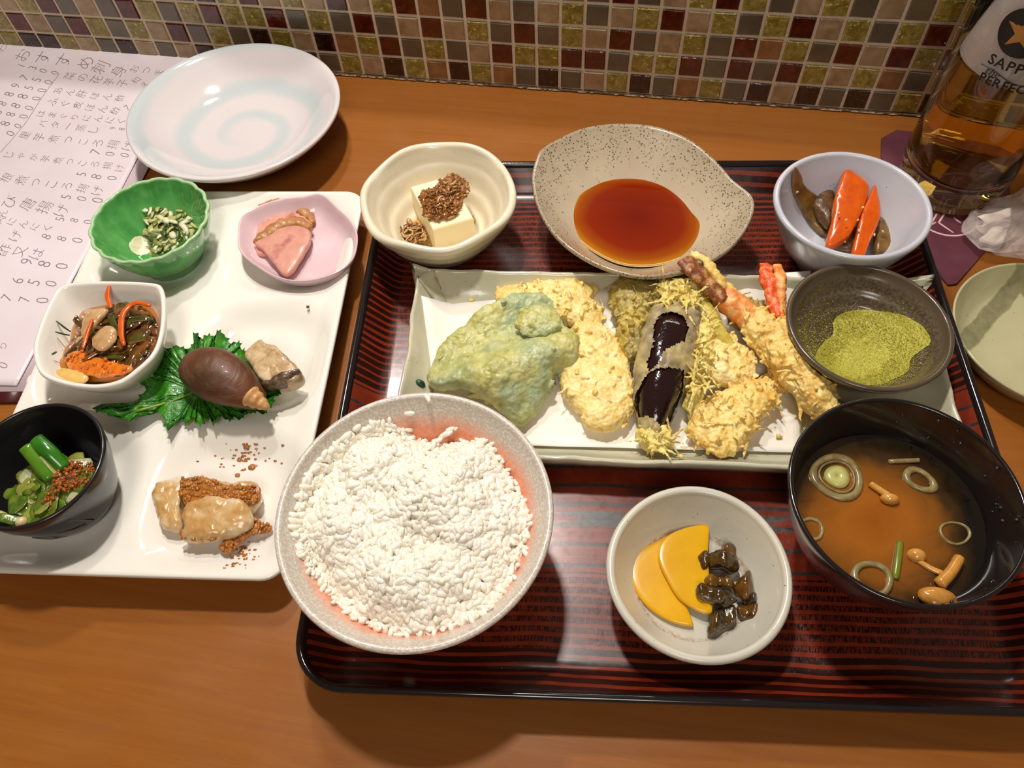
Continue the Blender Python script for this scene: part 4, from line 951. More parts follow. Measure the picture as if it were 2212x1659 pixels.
prawn([T(1600, 668, .034), T(1655, 720, .034), T(1700, 765, .033), T(1740, 820, .031), T(1785, 890, .028), T(1800, 925, .026)], [(.006, .006), (.0105, .009), (.0128, .010), (.0115, .010), (.0098, .009), (.005, .005)],
      'longest prawn, brown tail against the sauce bowl, body running to the soup bowl',
      [([T(1476, 562, .050), T(1500, 585, .049), T(1535, 618, .044), T(1560, 650, .040)], [(.0042, .0018), (.0058, .0028), (.0050, .004), (.005, .005)], M_TAILB),
       ([T(1492, 548, .051), T(1525, 562, .051), T(1550, 600, .047), T(1580, 635, .040)], [(.0016, .001), (.0026, .002), (.003, .003), (.004, .004)], B_GOLD)], M_TAILB, B_GOLD, 11,
      orange=([T(1535, 618, .042), T(1570, 645, .039), T(1605, 675, .036), T(1640, 705, .034)], [(.0050, .005), (.0072, .0064), (.0078, .007), (.0070, .006)]))
prawn([T(1685, 700, .036), T(1700, 735, .035), T(1695, 790, .026), T(1680, 840, .021)], [(.005, .005), (.009, .008), (.009, .007), (.005, .005)],
      'shorter prawn on the right with a bright red tail standing upright',
      [([T(1655, 572, .046), T(1657, 600, .046), T(1668, 640, .043), T(1680, 685, .040)], [(.0032, .0018), (.0046, .0030), (.0036, .003), (.003, .003)], M_TAILR),
       ([T(1676, 574, .047), T(1686, 600, .047), T(1686, 640, .043), T(1690, 690, .040)], [(.0024, .0018), (.0036, .0030), (.0028, .003), (.003, .003)], M_OR)], M_TAILR, B_GOLD, 14, 90)
# crumbs on paper and plate
for k, (a, b, z) in enumerate([(1018, 648, ZP + .004), (1470, 985, ZP + .012), (1683, 942, ZP + .002), (1478, 968, ZP + .003), (1490, 925, ZP + .002)]):
    p = T(a, b, z); V = ICO_V * [.0022, .0014, .0010] * rng.uniform(.7, 1.2, (12, 1)) + p
    obj('batter_crumb', V, ICO_F, B_PALE, label=['fried crumb alone on the bare back left of the tempura plate', 'fried crumb on the front rim of the tempura plate below the eggplant', 'pale fried crumb on the paper near the soup bowl', 'fried crumb at the paper edge just below the eggplant tip', 'fried crumb on the paper between eggplant and front fritter'][k], cat='crumb', group='tempura crumbs')

# matcha salt bowl
cx, cy, R = rimfit((1697, 680), (2053, 720), (1870, 565), (1900, 845), .048)
n = N('dark_ash_glaze'); c = n.mix(n.mr(n.noise(700, 3), .35, .65), lin((70, 58, 44)), lin((104, 90, 70))); z = n.sep()[2]
c = n.mix(n.mr(n.math('ADD', z, n.math('MULTIPLY', n.noise(40, 2), .004)), .0285, .0315), c, lin((86, 72, 56)))
n.set(color=c, rough=.24, coat=.4); n.b.inputs['Coat Roughness'].default_value = .1; n.bump(n.noise(1000, 2), .12, .0003); M_DB = n.m
rg = lambda x: .0006 * math.sin(x * 30) * (1 if .3 < x < .95 else 0)
ZM = ZP + .0003
MBP = bowl_prof(R, .048 - ZM, .010, .006, 1.75, .0030, .016, .004, n=36, rings=rg)
V, F_ = lathe(MBP, 112, lambda t, q: 1 + q ** 4 * .006 * math.cos(2 * t + 1), cx, cy, ZM); obj('matcha_salt_bowl', V, F_, M_DB, loc=(cx, cy, ZM), label='dark brown grey bowl at the right end of the tempura plate, dusted green inside', cat='bowl')
n = N('matcha_salt'); f = n.noise(1500, 3, .7); n.set(color=n.ramp(f, [(.3, lin((134, 128, 14))), (.5, lin((172, 164, 40))), (.68, lin((222, 216, 130)))]), rough=.6); n.bump(f, .6, .0006); M_MAT = n.m
mb = MB(); MO = resample(TW([(1762, 768), (1778, 740), (1800, 720), (1802, 690), (1830, 672), (1880, 668), (1940, 676), (1990, 700), (2012, 735), (1990, 755), (1968, 775), (1962, 800), (1925, 820), (1870, 832), (1810, 815), (1775, 795)], MBP[:41], ZM, (cx, cy), .001)[:, :2], 90); mc = MO.mean(0)
Vb = []; 
for k in range(1, 31):
    s = k / 30
    for q in MO:
        p = mc + (q - mc) * s; r = math.hypot(p[0] - cx, p[1] - cy); wz = wall_z(MBP[:41], ZM, min(r, R - .004)); Vb.append((p[0], p[1], wz + .0004 + (.0018 * (1 - s ** 2) + .0005 * fbm((p[0], p[1], 0), 700, 3)) * min(1, (1 - s) * 6)))
Fb = grid_faces(30, len(MO)); Vb.append((mc[0], mc[1], wall_z(MBP[:41], ZM, math.hypot(*(mc - [cx, cy]))) + .002)); Fb += [[len(Vb) - 1, (j + 1) % len(MO), j] for j in range(len(MO))]
mb.add(np.array(Vb), Fb)
for _ in range(7000):
    # dust spreads past the heap
    q = mc + rng.normal(size=2) * [.0145, .0135]; r = math.hypot(q[0] - cx, q[1] - cy)
    if r > R - .008: continue
    wz = wall_z(MBP[:41], ZM, r) + .0004; ins = inpoly(q[0], q[1], MO); s = random.uniform(.00012, .00032)
    mb.add(ICO_V[:, :] * s + [q[0], q[1], wz + (.0014 if ins else 0)], ICO_F)
mb.make('matcha_salt', M_MAT, label='yellow green matcha salt powder in the dark brown bowl', cat='seasoning', kind='stuff')

# ================================================================ DISHES ON THE WHITE PLATE
# green fluted bowl
cx, cy, R = rimfit((204, 470), (443, 490), (340, 374), (300, 555), .047); GB = (cx, cy, R)
n = N('green_glaze'); f = n.noise(60, 3); z = n.sep()[2]
c = n.mix(n.mr(f, .35, .65), lin((70, 146, 70)), lin((108, 182, 102))); c = n.mix(n.mr(z, .0338, .0352), c, lin((172, 206, 156)))
n.set(color=c, rough=.12, coat=.5); M_GG = n.m
flute = lambda t, q: 1 + .032 * (q ** 1.5) * abs(math.cos(9 * t + 2.2 * q)) - .01
GBP = bowl_prof(R, .0355, .012, .006, 2.5, .0022, .019, .003, n=26)
V, F_ = lathe(GBP, 216, flute, cx, cy, ZW); obj('green_fluted_bowl', V, F_, M_GG, loc=(cx, cy, ZW), label='small green fluted bowl in the back left well of the white plate', cat='bowl')
MS_ = [mottled('dressed_greens_a', (96, 108, 40), (150, 152, 80), 300, .35, .3), mottled('dressed_greens_b', (44, 66, 22), (84, 100, 40), 300, .35, .3), mottled('creamy_dressing', (206, 204, 160), (226, 220, 190), 200, .35, .2), mottled('dressed_greens_c', (160, 160, 92), (190, 186, 122), 260, .4, .3)]
sp = TP([(303, 450), (310, 432), (335, 428), (350, 440), (372, 462), (395, 455), (415, 470), (412, 490), (385, 510), (360, 535), (335, 542), (318, 545), (330, 515), (312, 495), (310, 475)], .027)[:, :2]; sp = np.array([cx, cy]) + (sp - [cx, cy]) * np.minimum(1, (R - .0075) / np.linalg.norm(sp - [cx, cy], axis=1))[:, None]
def gz(x, y): return max(.0225, wall_z(GBP[:31], ZW, math.hypot(x - cx, y - cy)) + .0015) + min(edge_d(x, y, sp), .008) * random.uniform(.1, 1.1)
mb = MB(); _V, _F = pillow(sp, .0165, .0085, 70, 14, 2.2); mb.add(displace(_V, _F, [(.0022, 200, 0), (.0010, 400, 0)]), _F, 3)
clump(mb, sp, 120, gz, (.005, .012), (.0010, .0024), .45, .8, .35, (0, 3, 1, 2, 3, 3, 2)); mb.clampr((cx, cy), R - .0035); mb.make('dressed_greens', MS_, label='small clump of chopped greens in creamy dressing in the green bowl', cat='salad', kind='stuff')
dp_ = TW([(278, 520), (300, 505), (322, 515), (325, 540), (300, 550), (282, 540)], GBP[:31], ZW, (cx, cy), .001)[:, :2]; dc = dp_.mean(0)
V, F_ = pillow(dp_, 0, .0012, 40, 8, 2.0); V[:, :2] += rng.normal(size=(len(V), 2)) * .0001; V[:, 2] += [wall_z(GBP[:31], ZW, math.hypot(q[0] - cx, q[1] - cy)) - .0006 + .0003 * fbm(q, 300, 2) for q in V]; obj('dressing_smear', V, F_, MS_[2], label='white dressing smear left of the greens in the green bowl', cat='sauce')
# pink dish
PO = resample(TP([(513, 520), (518, 472), (545, 450), (600, 430), (650, 424), (693, 418), (728, 446), (762, 480), (773, 515), (762, 560), (725, 590), (660, 607), (600, 600), (545, 568), (520, 545)], .0275)[:, :2], 120); pcn = PO.mean(0)
M_PINK = ceramic('pink_glaze', (228, 200, 206), rough=.12, var=(218, 188, 194), vs=40)
secsP = []; zP0 = ZW
def pring(s, z): return np.c_[pcn + (PO - pcn) * s, np.full(len(PO), z)]
for s, z in [(.2, .0042), (.45, .0042), (.66, .0045), (.78, .0062), (.87, .0098), (.93, .0135), (.965, .0155), (.985, .0162), (1.0, .0155), (.985, .0135), (.93, .009), (.84, .004), (.70, .0018), (.55, .0012), (.54, 0), (.50, 0), (.49, .0015), (.2, .002)]: secsP.append(pring(s, zP0 + z))
V = np.vstack(secsP); F_ = grid_faces(len(secsP), len(PO)); k = len(V); V = np.vstack([V, [[pcn[0], pcn[1], zP0 + .0042], [pcn[0], pcn[1], zP0 + .002]]]); b = (len(secsP) - 1) * len(PO)
for j in range(len(PO)): F_.append([k, (j + 1) % len(PO), j]); F_.append([k + 1, b + j, b + (j + 1) % len(PO)])
if normals(V, F_)[k][2] < 0: F_ = [f[::-1] for f in F_]
obj('pink_dish', V, F_, M_PINK, label='small pale pink dish with three pinched corners in the back right well', cat='dish')
n = N('duck_meat'); c = n.ramp(n.noise(70, 3), [(.3, lin((200, 134, 118))), (.6, lin((214, 156, 138))), (.75, lin((186, 108, 104)))]); n.set(color=c, rough=.3, coat=.25); n.scatter(.25, (1, .4, .3), .002); n.bump(n.noise(400, 3), .2, .0006); M_DUCK = n.m
M_DSK = mottled('duck_skin', (150, 92, 44), (192, 136, 78), 260, .4, .5, coat=.1)
def duck(px, z, h, label, edge):
    root = thing('duck_slice', T(*px[0], z), label, 'meat', 'roast duck slices')
    O = TP(px, z + h); V, F_ = pillow(O, z, h, 80, 12, 6); V = displace(V, F_, [(.0004, 220, 2)]); obj('meat', V, F_, M_DUCK, parent=root)
    E = [T(a, b, z + h * .55) for a, b in edge]; V, F_ = tube(E, [(.0022, h * .50)] + [(.0046, h * .62)] * (len(E) - 2) + [(.0022, h * .45)], n=12, samples=40); V = displace(V, F_, [(.0009, 260, 3), (.0012, 320, 0)]); obj('skin', V, F_, M_DSK, parent=root, label='browned fat edge')
duck([(560, 468), (567, 448), (620, 446), (662, 466), (672, 485), (640, 505), (600, 540), (556, 546), (551, 510)], zP0 + .0046, .0045, 'pink duck slice lying underneath, at the back of the pink dish', [(560, 448), (600, 442), (640, 450), (666, 466), (674, 484)])
duck([(550, 522), (578, 508), (602, 492), (640, 484), (668, 494), (668, 520), (650, 552), (630, 582), (612, 590), (590, 565), (565, 535)], zP0 + .0085, .0045, 'pink duck slice lying on top, its point towards the front rim', [(548, 523), (578, 506), (604, 489), (640, 480), (671, 494)])

# white square bowl
cq = T(214, 722, .046); cq = np.array([-.0967, -.2893])
sqo = resample(TP([(70, 755), (84, 700), (108, 645), (130, 616), (180, 607), (260, 606), (330, 610), (350, 620), (357, 660), (352, 720), (335, 765), (300, 800), (258, 828), (200, 838), (130, 828), (84, 805)], .046)[:, :2], 128); sc_ = sqo.mean(0)
zS = ZW; HS = .046 - zS; secsS = []
def sring(s, z, bl):
    rel = sqo - sc_; ang = np.arctan2(rel[:, 1], rel[:, 0]); Rm = np.linalg.norm(rel, axis=1).mean(); circ = np.c_[np.cos(ang), np.sin(ang)] * Rm
    return np.c_[sc_ + (rel * bl + circ * (1 - bl)) * s, np.full(len(sqo), z)]
for k in range(1, 15):
    x = k / 14; secsS.append(sring(.18 + .745 * x, zS + .006 + (HS - .007) * max(0, (x - .3) / .7) ** 1.6, x ** .8))
for s, z in ((.945, HS - .0002), (.965, HS), (.99, HS - .0004), (1.0, HS - .0016)): secsS.append(sring(s, zS + z, 1))
for k in range(13, 4, -1):
    x = k / 14; secsS.append(sring(.25 + .745 * x, zS + .003 + (HS - .006) * max(0, (x - .3) / .7) ** 1.6, x ** .8))
for s, z in ((.47, .001), (.46, 0), (.42, 0), (.40, .003)): secsS.append(sring(s, zS + z, .3))
V = np.vstack(secsS); F_ = grid_faces(len(secsS), len(sqo)); k = len(V); V = np.vstack([V, [[sc_[0], sc_[1], zS + .006], [sc_[0], sc_[1], zS + .003]]]); b = (len(secsS) - 1) * len(sqo)
for j in range(len(sqo)): F_.append([k, (j + 1) % len(sqo), j]); F_.append([k + 1, b + j, b + (j + 1) % len(sqo)])
if normals(V, F_)[k][2] < 0: F_ = [f[::-1] for f in F_]
obj('square_bowl', V, F_, M_WHITE, label='white bowl with rounded square rim in the middle left well, full of marinated seaweed', cat='bowl')
M_JEL = plain('marinade', (176, 106, 24), .05, coat=.8)
jo = resample(TP([(100, 800), (120, 765), (140, 730), (150, 690), (190, 650), (260, 642), (325, 655), (335, 700), (320, 750), (285, 790), (230, 812), (150, 812)], .036)[:, :2], 80)
V, F_ = pillow(jo, .026, .009, 80, 12, 3); V = displace(V, F_, [(.0008, 140, 2)]); obj('marinade', V, F_, M_JEL, label='amber marinade under the seaweed in the square bowl', cat='sauce')
MK = [mottled('kelp_a', (60, 38, 12), (96, 66, 24), 160, .1, .1, coat=.7), mottled('kelp_b', (92, 52, 20), (130, 82, 36), 160, .1, .1, coat=.7), mottled('squid_strip', (176, 132, 84), (206, 168, 120), 140, .12, .1, coat=.7), mottled('kelp_c', (50, 54, 16), (84, 84, 28), 160, .1, .1, coat=.7)]
ko = TP([(150, 770), (150, 720), (165, 680), (200, 655), (260, 645), (322, 660), (335, 700), (318, 750), (285, 780), (220, 790)], .040)[:, :2]
mb = MB(); clump(mb, ko, 85, lambda x, y: .034 + min(edge_d(x, y, ko), .016) * .45 * random.uniform(.4, 1), (.010, .022), (.0010, .0026), .28, 1.6, .10, (0, 0, 1, 1, 2, 3), seg=11, sides=8)
mb.clampr(sc_, .0265); mb.make('marinated_seaweed', MK, label='tangle of glossy brown seaweed strips in the white square bowl', cat='salad', kind='stuff')
M_ROE = mottled('orange_roe', (206, 92, 8), (232, 136, 40), 200, .08, .2, sss=.2, coat=.8)
for nm, px, w_ in [('orange carrot ribbon curving over the seaweed on the right', [(325, 660), (290, 655), (265, 680), (262, 720), (268, 745)], .0017), ('orange carrot shred sticking up at the back rim of the square bowl', [(236, 618), (232, 640), (240, 665)], .0015), ('orange carrot strip at the left of the seaweed', [(200, 690), (188, 720), (180, 752)], .0012)]:
    V, F_ = tube([T(a, b, .0445) for a, b in px], [(w_ * .6, w_ * .5), (w_, w_ * .6), (w_, w_ * .6), (w_ * .6, w_ * .5)], n=10, samples=24); obj('carrot_strip', V, F_, M_CARROT, label=nm, cat='carrot', group='carrot strips in the square bowl')
for nm, px, mt in [('pale squid strip left of the centre of the seaweed', [(172, 700), (192, 668), (230, 665), (205, 700), (180, 730)], MK[2]), ('broad pale squid piece in the middle of the seaweed', [(195, 735), (225, 700), (250, 710), (245, 735), (212, 755)], MK[2]), ('yellowish squid piece at the front left corner of the square bowl', [(98, 790), (135, 782), (175, 795), (170, 812), (120, 812)], mottled('squid_pale', (214, 168, 84), (232, 194, 116), 140, .12, .1, coat=.7))]:
    O = TP(px, .043); V, F_ = pillow(O, .039 if 'yellow' not in nm else .034, .0045, 50, 10, 2.6); V = displace(V, F_, [(.0007, 200, 2)]); obj('squid_piece', V, F_, mt, label=nm, cat='squid', group='squid pieces in the square bowl')
ro = TP([(135, 765), (165, 750), (200, 765), (240, 775), (280, 785), (262, 800), (215, 808), (170, 800), (140, 785)], .040)[:, :2]
mb = MB()
_V, _F = pillow(ro, .034, .005, 70, 14, 2.4); mb.add(displace(_V, _F, [(.0020, 170, 0), (.0008, 420, 0)]), _F)
for q in sample_poly(ro, 90): s = random.uniform(.0005, .0013); mb.add((ICO_V * rng.uniform(.75, 1.15, (12, 1))) * s + [q[0], q[1], .0365 + random.uniform(0, .003)], ICO_F)
mb.make('orange_roe', M_ROE, label='bright orange roe scattered along the front of the square bowl', cat='roe', kind='stuff')
mb = MB()
for pts in ([(122, 694), (140, 708), (152, 716)], [(120, 717), (138, 722), (150, 724)], [(112, 766), (122, 760)]): mb.add(*tube([T(a, b, .041) for a, b in pts], [.0004, .0006, .0004], n=6, samples=8))
mb.make('green_shreds', plain('green_shred', (46, 66, 20), .3), label='tiny dark green shreds at the left of the seaweed', cat='garnish', kind='stuff')

# shiso leaf
def leaf_blade(outline, zf, n=1):
    O = np.array(outline); c = O.mean(0); V = [(c[0], c[1])]; 
    rings_ = 9; P = resample(O, len(O) * 1, True) if False else O
    VV = []
    for k in range(1, rings_ + 1):
        for q in P: VV.append(c + (q - c) * k / rings_)
    VV = np.array(VV); Z = np.array([zf(x, y) for x, y in VV]); top_ = np.c_[VV, Z]; bot_ = top_ - [0, 0, .00035]
    m_ = len(P); F_ = grid_faces(rings_, m_); k = len(top_); top_ = np.vstack([top_, [[c[0], c[1], zf(*c)]]]); bot_ = np.vstack([bot_, [[c[0], c[1], zf(*c) - .00035]]])
    F_ += [[k, (j + 1) % m_, j] for j in range(m_)]; F2 = [[i + len(top_) for i in f][::-1] for f in F_]
    e = (rings_ - 1) * m_; Fe = [[e + j, e + j + len(top_), e + (j + 1) % m_ + len(top_), e + (j + 1) % m_] for j in range(m_)]
    A = np.vstack([top_, bot_]); FF = F_ + F2 + Fe
    if normals(A, F_)[k][2] < 0: FF = [f[::-1] for f in FF]
    return A, FF
zl = .0255
n = N('shiso_leaf'); c = n.mix(n.mr(n.noise(60, 3), .3, .7), lin((22, 92, 14)), lin((58, 138, 26))); c = n.mix(n.mr(n.noise(300, 3), .55, .75, 0, .6), c, lin((120, 180, 60)))
n.set(color=c, rough=.3, coat=.2); n.b.inputs['Transmission Weight'].default_value = 0; n.scatter(.2, (.3, 1, .1), .001); n.bump(n.noise(260, 4, .6), .9, .0012); M_SHISO = n.m
spx = [(208, 892), (262, 893), (300, 872), (318, 845), (307, 822), (332, 812), (322, 790), (345, 785), (330, 768), (348, 762), (343, 757), (375, 757), (382, 748), (408, 752), (424, 742), (420, 722), (440, 735), (452, 718), (462, 735), (470, 714), (488, 728), (500, 745), (516, 733), (520, 752), (535, 762), (548, 790), (600, 830), (612, 858), (598, 862), (590, 885), (575, 878), (578, 893), (560, 890), (545, 900), (530, 893), (528, 905), (505, 898), (498, 912), (485, 900), (470, 905), (460, 920), (455, 900), (440, 905), (434, 925), (420, 902), (400, 912), (388, 898), (372, 910), (366, 935), (355, 905), (345, 892), (335, 880), (312, 890), (300, 908), (262, 910), (228, 902)]
SHC = T(440, 830, zl)[:2]
def leafz(x, y): d = math.hypot(x - SHC[0], y - SHC[1]); return zl - .002 + .0045 * min(1, d / .05) + .0018 * math.sin(x * 400 + y * 150) * min(1, d / .03) + (.004 if x < SHC[0] - .03 else 0) * min(1, (SHC[0] - .03 - x) / .02)
O = TP(spx, zl)[:, :2]; O2 = []
for i in range(len(O)):
    a, b = O[i], O[(i + 1) % len(O)]; nn_ = np.array([b[1] - a[1], a[0] - b[0]]); l_ = np.linalg.norm(nn_) + 1e-9; nn_ = nn_ / l_; sg = 1 if nn_ @ ((a + b) / 2 - O.mean(0)) > 0 else -1
    O2 += [a, a * .7 + b * .3 - nn_ * sg * .0003, a * .55 + b * .45 + nn_ * sg * min(.0012, l_ * .25), a * .4 + b * .6 - nn_ * sg * .0003]
lf = thing('shiso_leaf', (SHC[0], SHC[1], ZW), 'green serrated shiso leaf under the snail shell on the white plate', 'leaf')
V, F_ = leaf_blade(O2, leafz); obj('blade', V, F_, M_SHISO, parent=lf)
M_SH2 = mottled('shiso_underside', (96, 128, 24), (128, 156, 44), 100, .4, .3)
for px in ([(345, 885), (372, 872), (385, 890), (370, 905), (352, 902)], [(392, 880), (420, 868), (432, 880), (408, 905), (396, 912)]):
    V, F_ = pillow(TP(px, zl - .001), zl - .0055, .003, 36, 6, 3); obj('folded_underside', V, F_, M_SH2, parent=lf, label='yellow green folded underside')
pts = [(300, 895), (380, 862), (460, 820), (540, 780)]
V, F_ = tube([np.array([*T(a, b, zl)[:2], leafz(*T(a, b, zl)[:2]) + .0002]) for a, b in pts], [.0009, .0007, .0005, .0002], n=6, samples=20); obj('midrib', V, F_, M_SH2, parent=lf)
# snail
sn = thing('sea_snail', T(480, 830, zl), 'brown sea snail shell lying on the shiso leaf', 'shellfish')
n = N('snail_shell'); f = n.noise(40, 3); st_ = n.noise(1.0, 3, .6, n.mapping((160, 60, 500), (0, 0, .8)))
c = n.mix(n.mr(f, .4, .7), lin((74, 46, 26)), lin((112, 56, 24))); c = n.mix(n.mr(st_, .45, .7, 0, .5), c, lin((120, 92, 64))); n.set(color=c, rough=.5, coat=.05); n.bump(st_, .6, .0008); M_SNAIL = n.m
pA, pB = T(408, 792, zl + .004), T(565, 872, zl + .006); dA = pB - pA; Ls = np.linalg.norm(dA); sp_ = []
for t_ in np.linspace(0, 1, 20): sp_.append(pA + dA * t_ + np.array([0, 0, .006 * math.sin(math.pi * t_)]))
prof_r = [.0020, .0066, .0092, .0110, .0122, .0131, .0137, .0141, .0143, .0143, .0142, .0139, .0134, .0128, .0119, .0107, .0094, .0080, .0066, .0052]
V, F_ = tube(sp_, [(r, r * .86) for r in prof_r], n=56); V = displace(V, F_, [(.0003, 100, 2)]); V[:, 2] += .002; obj('shell', V, F_, M_SNAIL, parent=sn)
M_SPI = mottled('shell_spire', (186, 132, 76), (216, 170, 112), 220, .4, .3)
tip = T(552, 862, zl + .012); dr = np.array([*(T(568, 872, zl + .006) - T(520, 845, zl + .006))[:2], 0]); dr /= np.linalg.norm(dr); mb = MB()
_p = [tip + dr * o_ + np.array([0, 0, -.28 * (o_ + .003)]) for o_ in np.linspace(-.004, .0078, 15)]
mb.add(*tube(_p, [.0056, .0060, .0058, .0050, .0047, .0049, .0047, .0038, .0034, .0036, .0033, .0024, .0021, .0017, .0008], n=28))
mb.make('spire', M_SPI, parent=sn, label='small tan spiral tip')
# fish piece
n = N('simmered_fish'); f = n.noise(140, 4, .6, None, .5); c = n.ramp(f, [(.3, lin((150, 118, 76))), (.5, lin((196, 166, 124))), (.7, lin((222, 200, 164)))]); n.set(color=c, rough=.18, coat=.5); n.bump(f, .3, .001); M_FISH = n.m
fp = thing('fish_piece', T(595, 795, zl), 'small square of cooked silver skinned fish beside the snail shell', 'fish')
O = TP([(530, 770), (548, 748), (565, 735), (575, 745), (600, 752), (628, 780), (653, 808), (640, 825), (600, 832), (565, 825), (548, 800)], .033)
V, F_ = pillow(O, .0245, .0125, 70, 18, 5); V = displace(V, F_, [(.0008, 130, 3)]); obj('flesh', V, F_, M_FISH, parent=fp)
V, F_ = tube([T(650, 806, .033), T(622, 818, .0335), T(595, 830, .032), T(572, 838, .030)], [(.0015, .004), (.0030, .0055), (.0030, .0055), (.0015, .004)], n=20, samples=30); V = displace(V, F_, [(.0010, 260, 3), (.0006, 420, 0)])
obj('dark_skin', V, F_, mottled('fish_skin', (70, 52, 42), (110, 88, 70), 260, .25, .5, c3=(160, 134, 92), coat=.4), parent=fp, label='dark ragged skin edge')
p = T(665, 663, .02); obj('seed', ICO_V * .0011 + p, ICO_F, plain('seed_brown', (104, 84, 30), .4), label='single tiny brown seed on the ridge between back right and middle right wells', cat='seed')

# black cup with greens
cx, cy, R = rimfit((-62, 1046), (225, 973), (119, 869), (15, 1158), .056)
cc_ = (T(-62, 1040, .056) + T(228, 985, .056)) / 2; ZCR = .052; R = .0338; _r = T(226, 985, ZCR); _t = T(119, 869, ZCR); cx, cy = _r[0] - R * .985, _t[1] - R * .985
n = N('black_cup_glaze'); v = n.voro(90, feat='DISTANCE_TO_EDGE', out='Distance'); c = n.mix(n.mr(v, .01, .03, 1, 0), lin((26, 24, 26)), lin((26, 24, 26))); n.set(color=lin((30, 28, 30)), rough=.22, coat=.3); n.bump(n.noise(60, 2), .04, .002); M_CUP = n.m
zc0 = ZW; HC = ZCR - zc0
prof = [(0, .004), (.014, .004), (.018, .0046), (.0205, .007), (.0230, .013), (.0256, .022), (.0284, .032), (.0302, HC - .001), (.0306, HC), (.0314, HC + .0002), (.0321, HC - .0004), (.0323, HC - .0015), (.0302, HC - .012), (.0276, .020), (.0246, .010), (.0215, .003), (.019, .0), (.010, 0), (0, .0005)]
prof = [(r * R / .0323, z) for r, z in prof]
V, F_ = lathe(prof, 112, cx=cx, cy=cy, z0=zc0); cup = thing('black_cup', (cx, cy, zc0), 'round black cup with thin engraved lines in the front left well', 'cup')
obj('cup_body', V, F_, M_CUP, parent=cup)
M_ENG = plain('engraved_line', (104, 98, 92), .6)
def cup_r(z): return float(np.interp(z, [.0, .004, .012, .024, HC - .012, HC - .0015], [r * R / .0323 for r in (.019, .0215, .0256, .0285, .0302, .0323)]))
for a0, z0_, a1, z1_ in ((-62, .020, -38, .012), (-88, .017, -64, .008), (-42, .030, -30, .010)):
    P = []
    for t_ in np.linspace(0, 1, 12): a = math.radians(a0 + (a1 - a0) * t_); z = z0_ + (z1_ - z0_) * t_; r = cup_r(z) + .0001; P.append((cx + r * math.cos(a), cy + r * math.sin(a), zc0 + z))
    V, F_ = tube(P, [.0003] * 12, n=6); obj('engraved_line', V, F_, M_ENG, parent=cup)
cup_prof = prof[:9]
MG1 = mottled('spinach_stem', (96, 138, 26), (66, 122, 28), 120, .2, .1, coat=.4); MG2 = mottled('dark_green_stem', (34, 100, 18), (62, 128, 30), 120, .2, .1, coat=.4); MG3 = mottled('stem_core', (186, 186, 112), (150, 164, 60), 120, .25, coat=.3)
for nm, pts, w_, mt in [('bright green stem leaning left, tallest in the black cup', [(55, 965, .052), (80, 995, .048), (110, 1035, .043)], .0034, MG1), ('dark green stem leaning right beside the tallest stem', [(78, 950, .052), (105, 975, .050), (140, 1010, .044)], .0036, MG2), ('pale cut stem between the two green stems', [(92, 985, .049), (105, 1005, .046), (120, 1025, .043)], .0022, MG3)]:
    V, F_ = tube([T(*q) for q in pts], [(w_, w_ * .7), (w_ * 1.05, w_ * .75), (w_ * .9, w_ * .7)], n=16, samples=14); obj('boiled_green', V, F_, mt, label=nm, cat='vegetable', group='greens in the black cup')
MGL = [mottled('boiled_leaf_a', (58, 84, 18), (106, 128, 36), 220, .14, .4, coat=.7), mottled('boiled_leaf_b', (120, 126, 40), (150, 150, 70), 200, .14, .4, coat=.7), mottled('boiled_leaf_c', (150, 152, 112), (182, 182, 140), 200, .14, .3, coat=.7), mottled('roe_sauce', (140, 62, 8), (178, 96, 22), 420, .14, .4, coat=.7)]
lo_ = resample(TP([(25, 1060), (45, 1030), (90, 1020), (130, 1000), (175, 1000), (200, 1015), (190, 1050), (160, 1085), (115, 1110), (80, 1135), (45, 1140), (25, 1110)], .042)[:, :2], 80)
V, F_ = pillow(lo_, .026, .015, 120, 24, 2.4); V = displace(V, F_, [(.003, 80, 3), (.001, 300, 3)]); mb = MB(); mb.add(V, F_, 0)
lo2 = lo_; clump(mb, lo2, 70, lambda x, y: .040 + random.uniform(0, .003), (.008, .018), (.0020, .0048), .14, .9, .45, (0, 0, 0, 1, 2), seg=9, sides=10)
mb.clampr((cx, cy), R - .0052); mb.make('boiled_greens', MGL, label='glossy pile of boiled leafy greens in the black cup', cat='vegetable', kind='stuff')
rl = TP([(110, 1010), (150, 995), (195, 1000), (205, 1020), (180, 1050), (130, 1060), (110, 1095), (95, 1110), (90, 1080), (115, 1045)], .045)[:, :2]; mb = MB()
for q in sample_poly(rl, 330): s = random.uniform(.0004, .0011); mb.add(ICO_V * s + [q[0], q[1], .0435 + random.uniform(-.001, .002)], ICO_F)
mb.make('orange_relish', MGL[3], label='orange brown relish spooned over the greens in the black cup', cat='sauce', kind='stuff')
M_ENO = mottled('pale_mushroom', (206, 178, 122), (226, 204, 156), 200, .2, coat=.5)
for nm, pts, cap in [('pale mushroom with round cap at the front of the black cup', [(0, 1108, .040), (20, 1118, .041), (42, 1128, .042)], (46, 1128, .043)), ('pale mushroom lying along the front rim of the black cup', [(-10, 1140, .042), (20, 1147, .043), (38, 1146, .043)], None)]:
    root = thing('small_mushroom', T(*pts[0]), nm, 'mushroom', 'mushrooms in the black cup'); V, F_ = tube([T(*q) for q in pts], [.0013, .0015, .0014], n=10, samples=12); obj('stem', V, F_, M_ENO, parent=root)
    if cap: c = T(*cap); V, F_ = lathe([(0, .0024), (.0016, .0020), (.0028, .0004), (.0024, -.0012), (0, -.0016)], 24, None, c[0], c[1], c[2]); obj('cap', V, F_, M_ENO, parent=root)

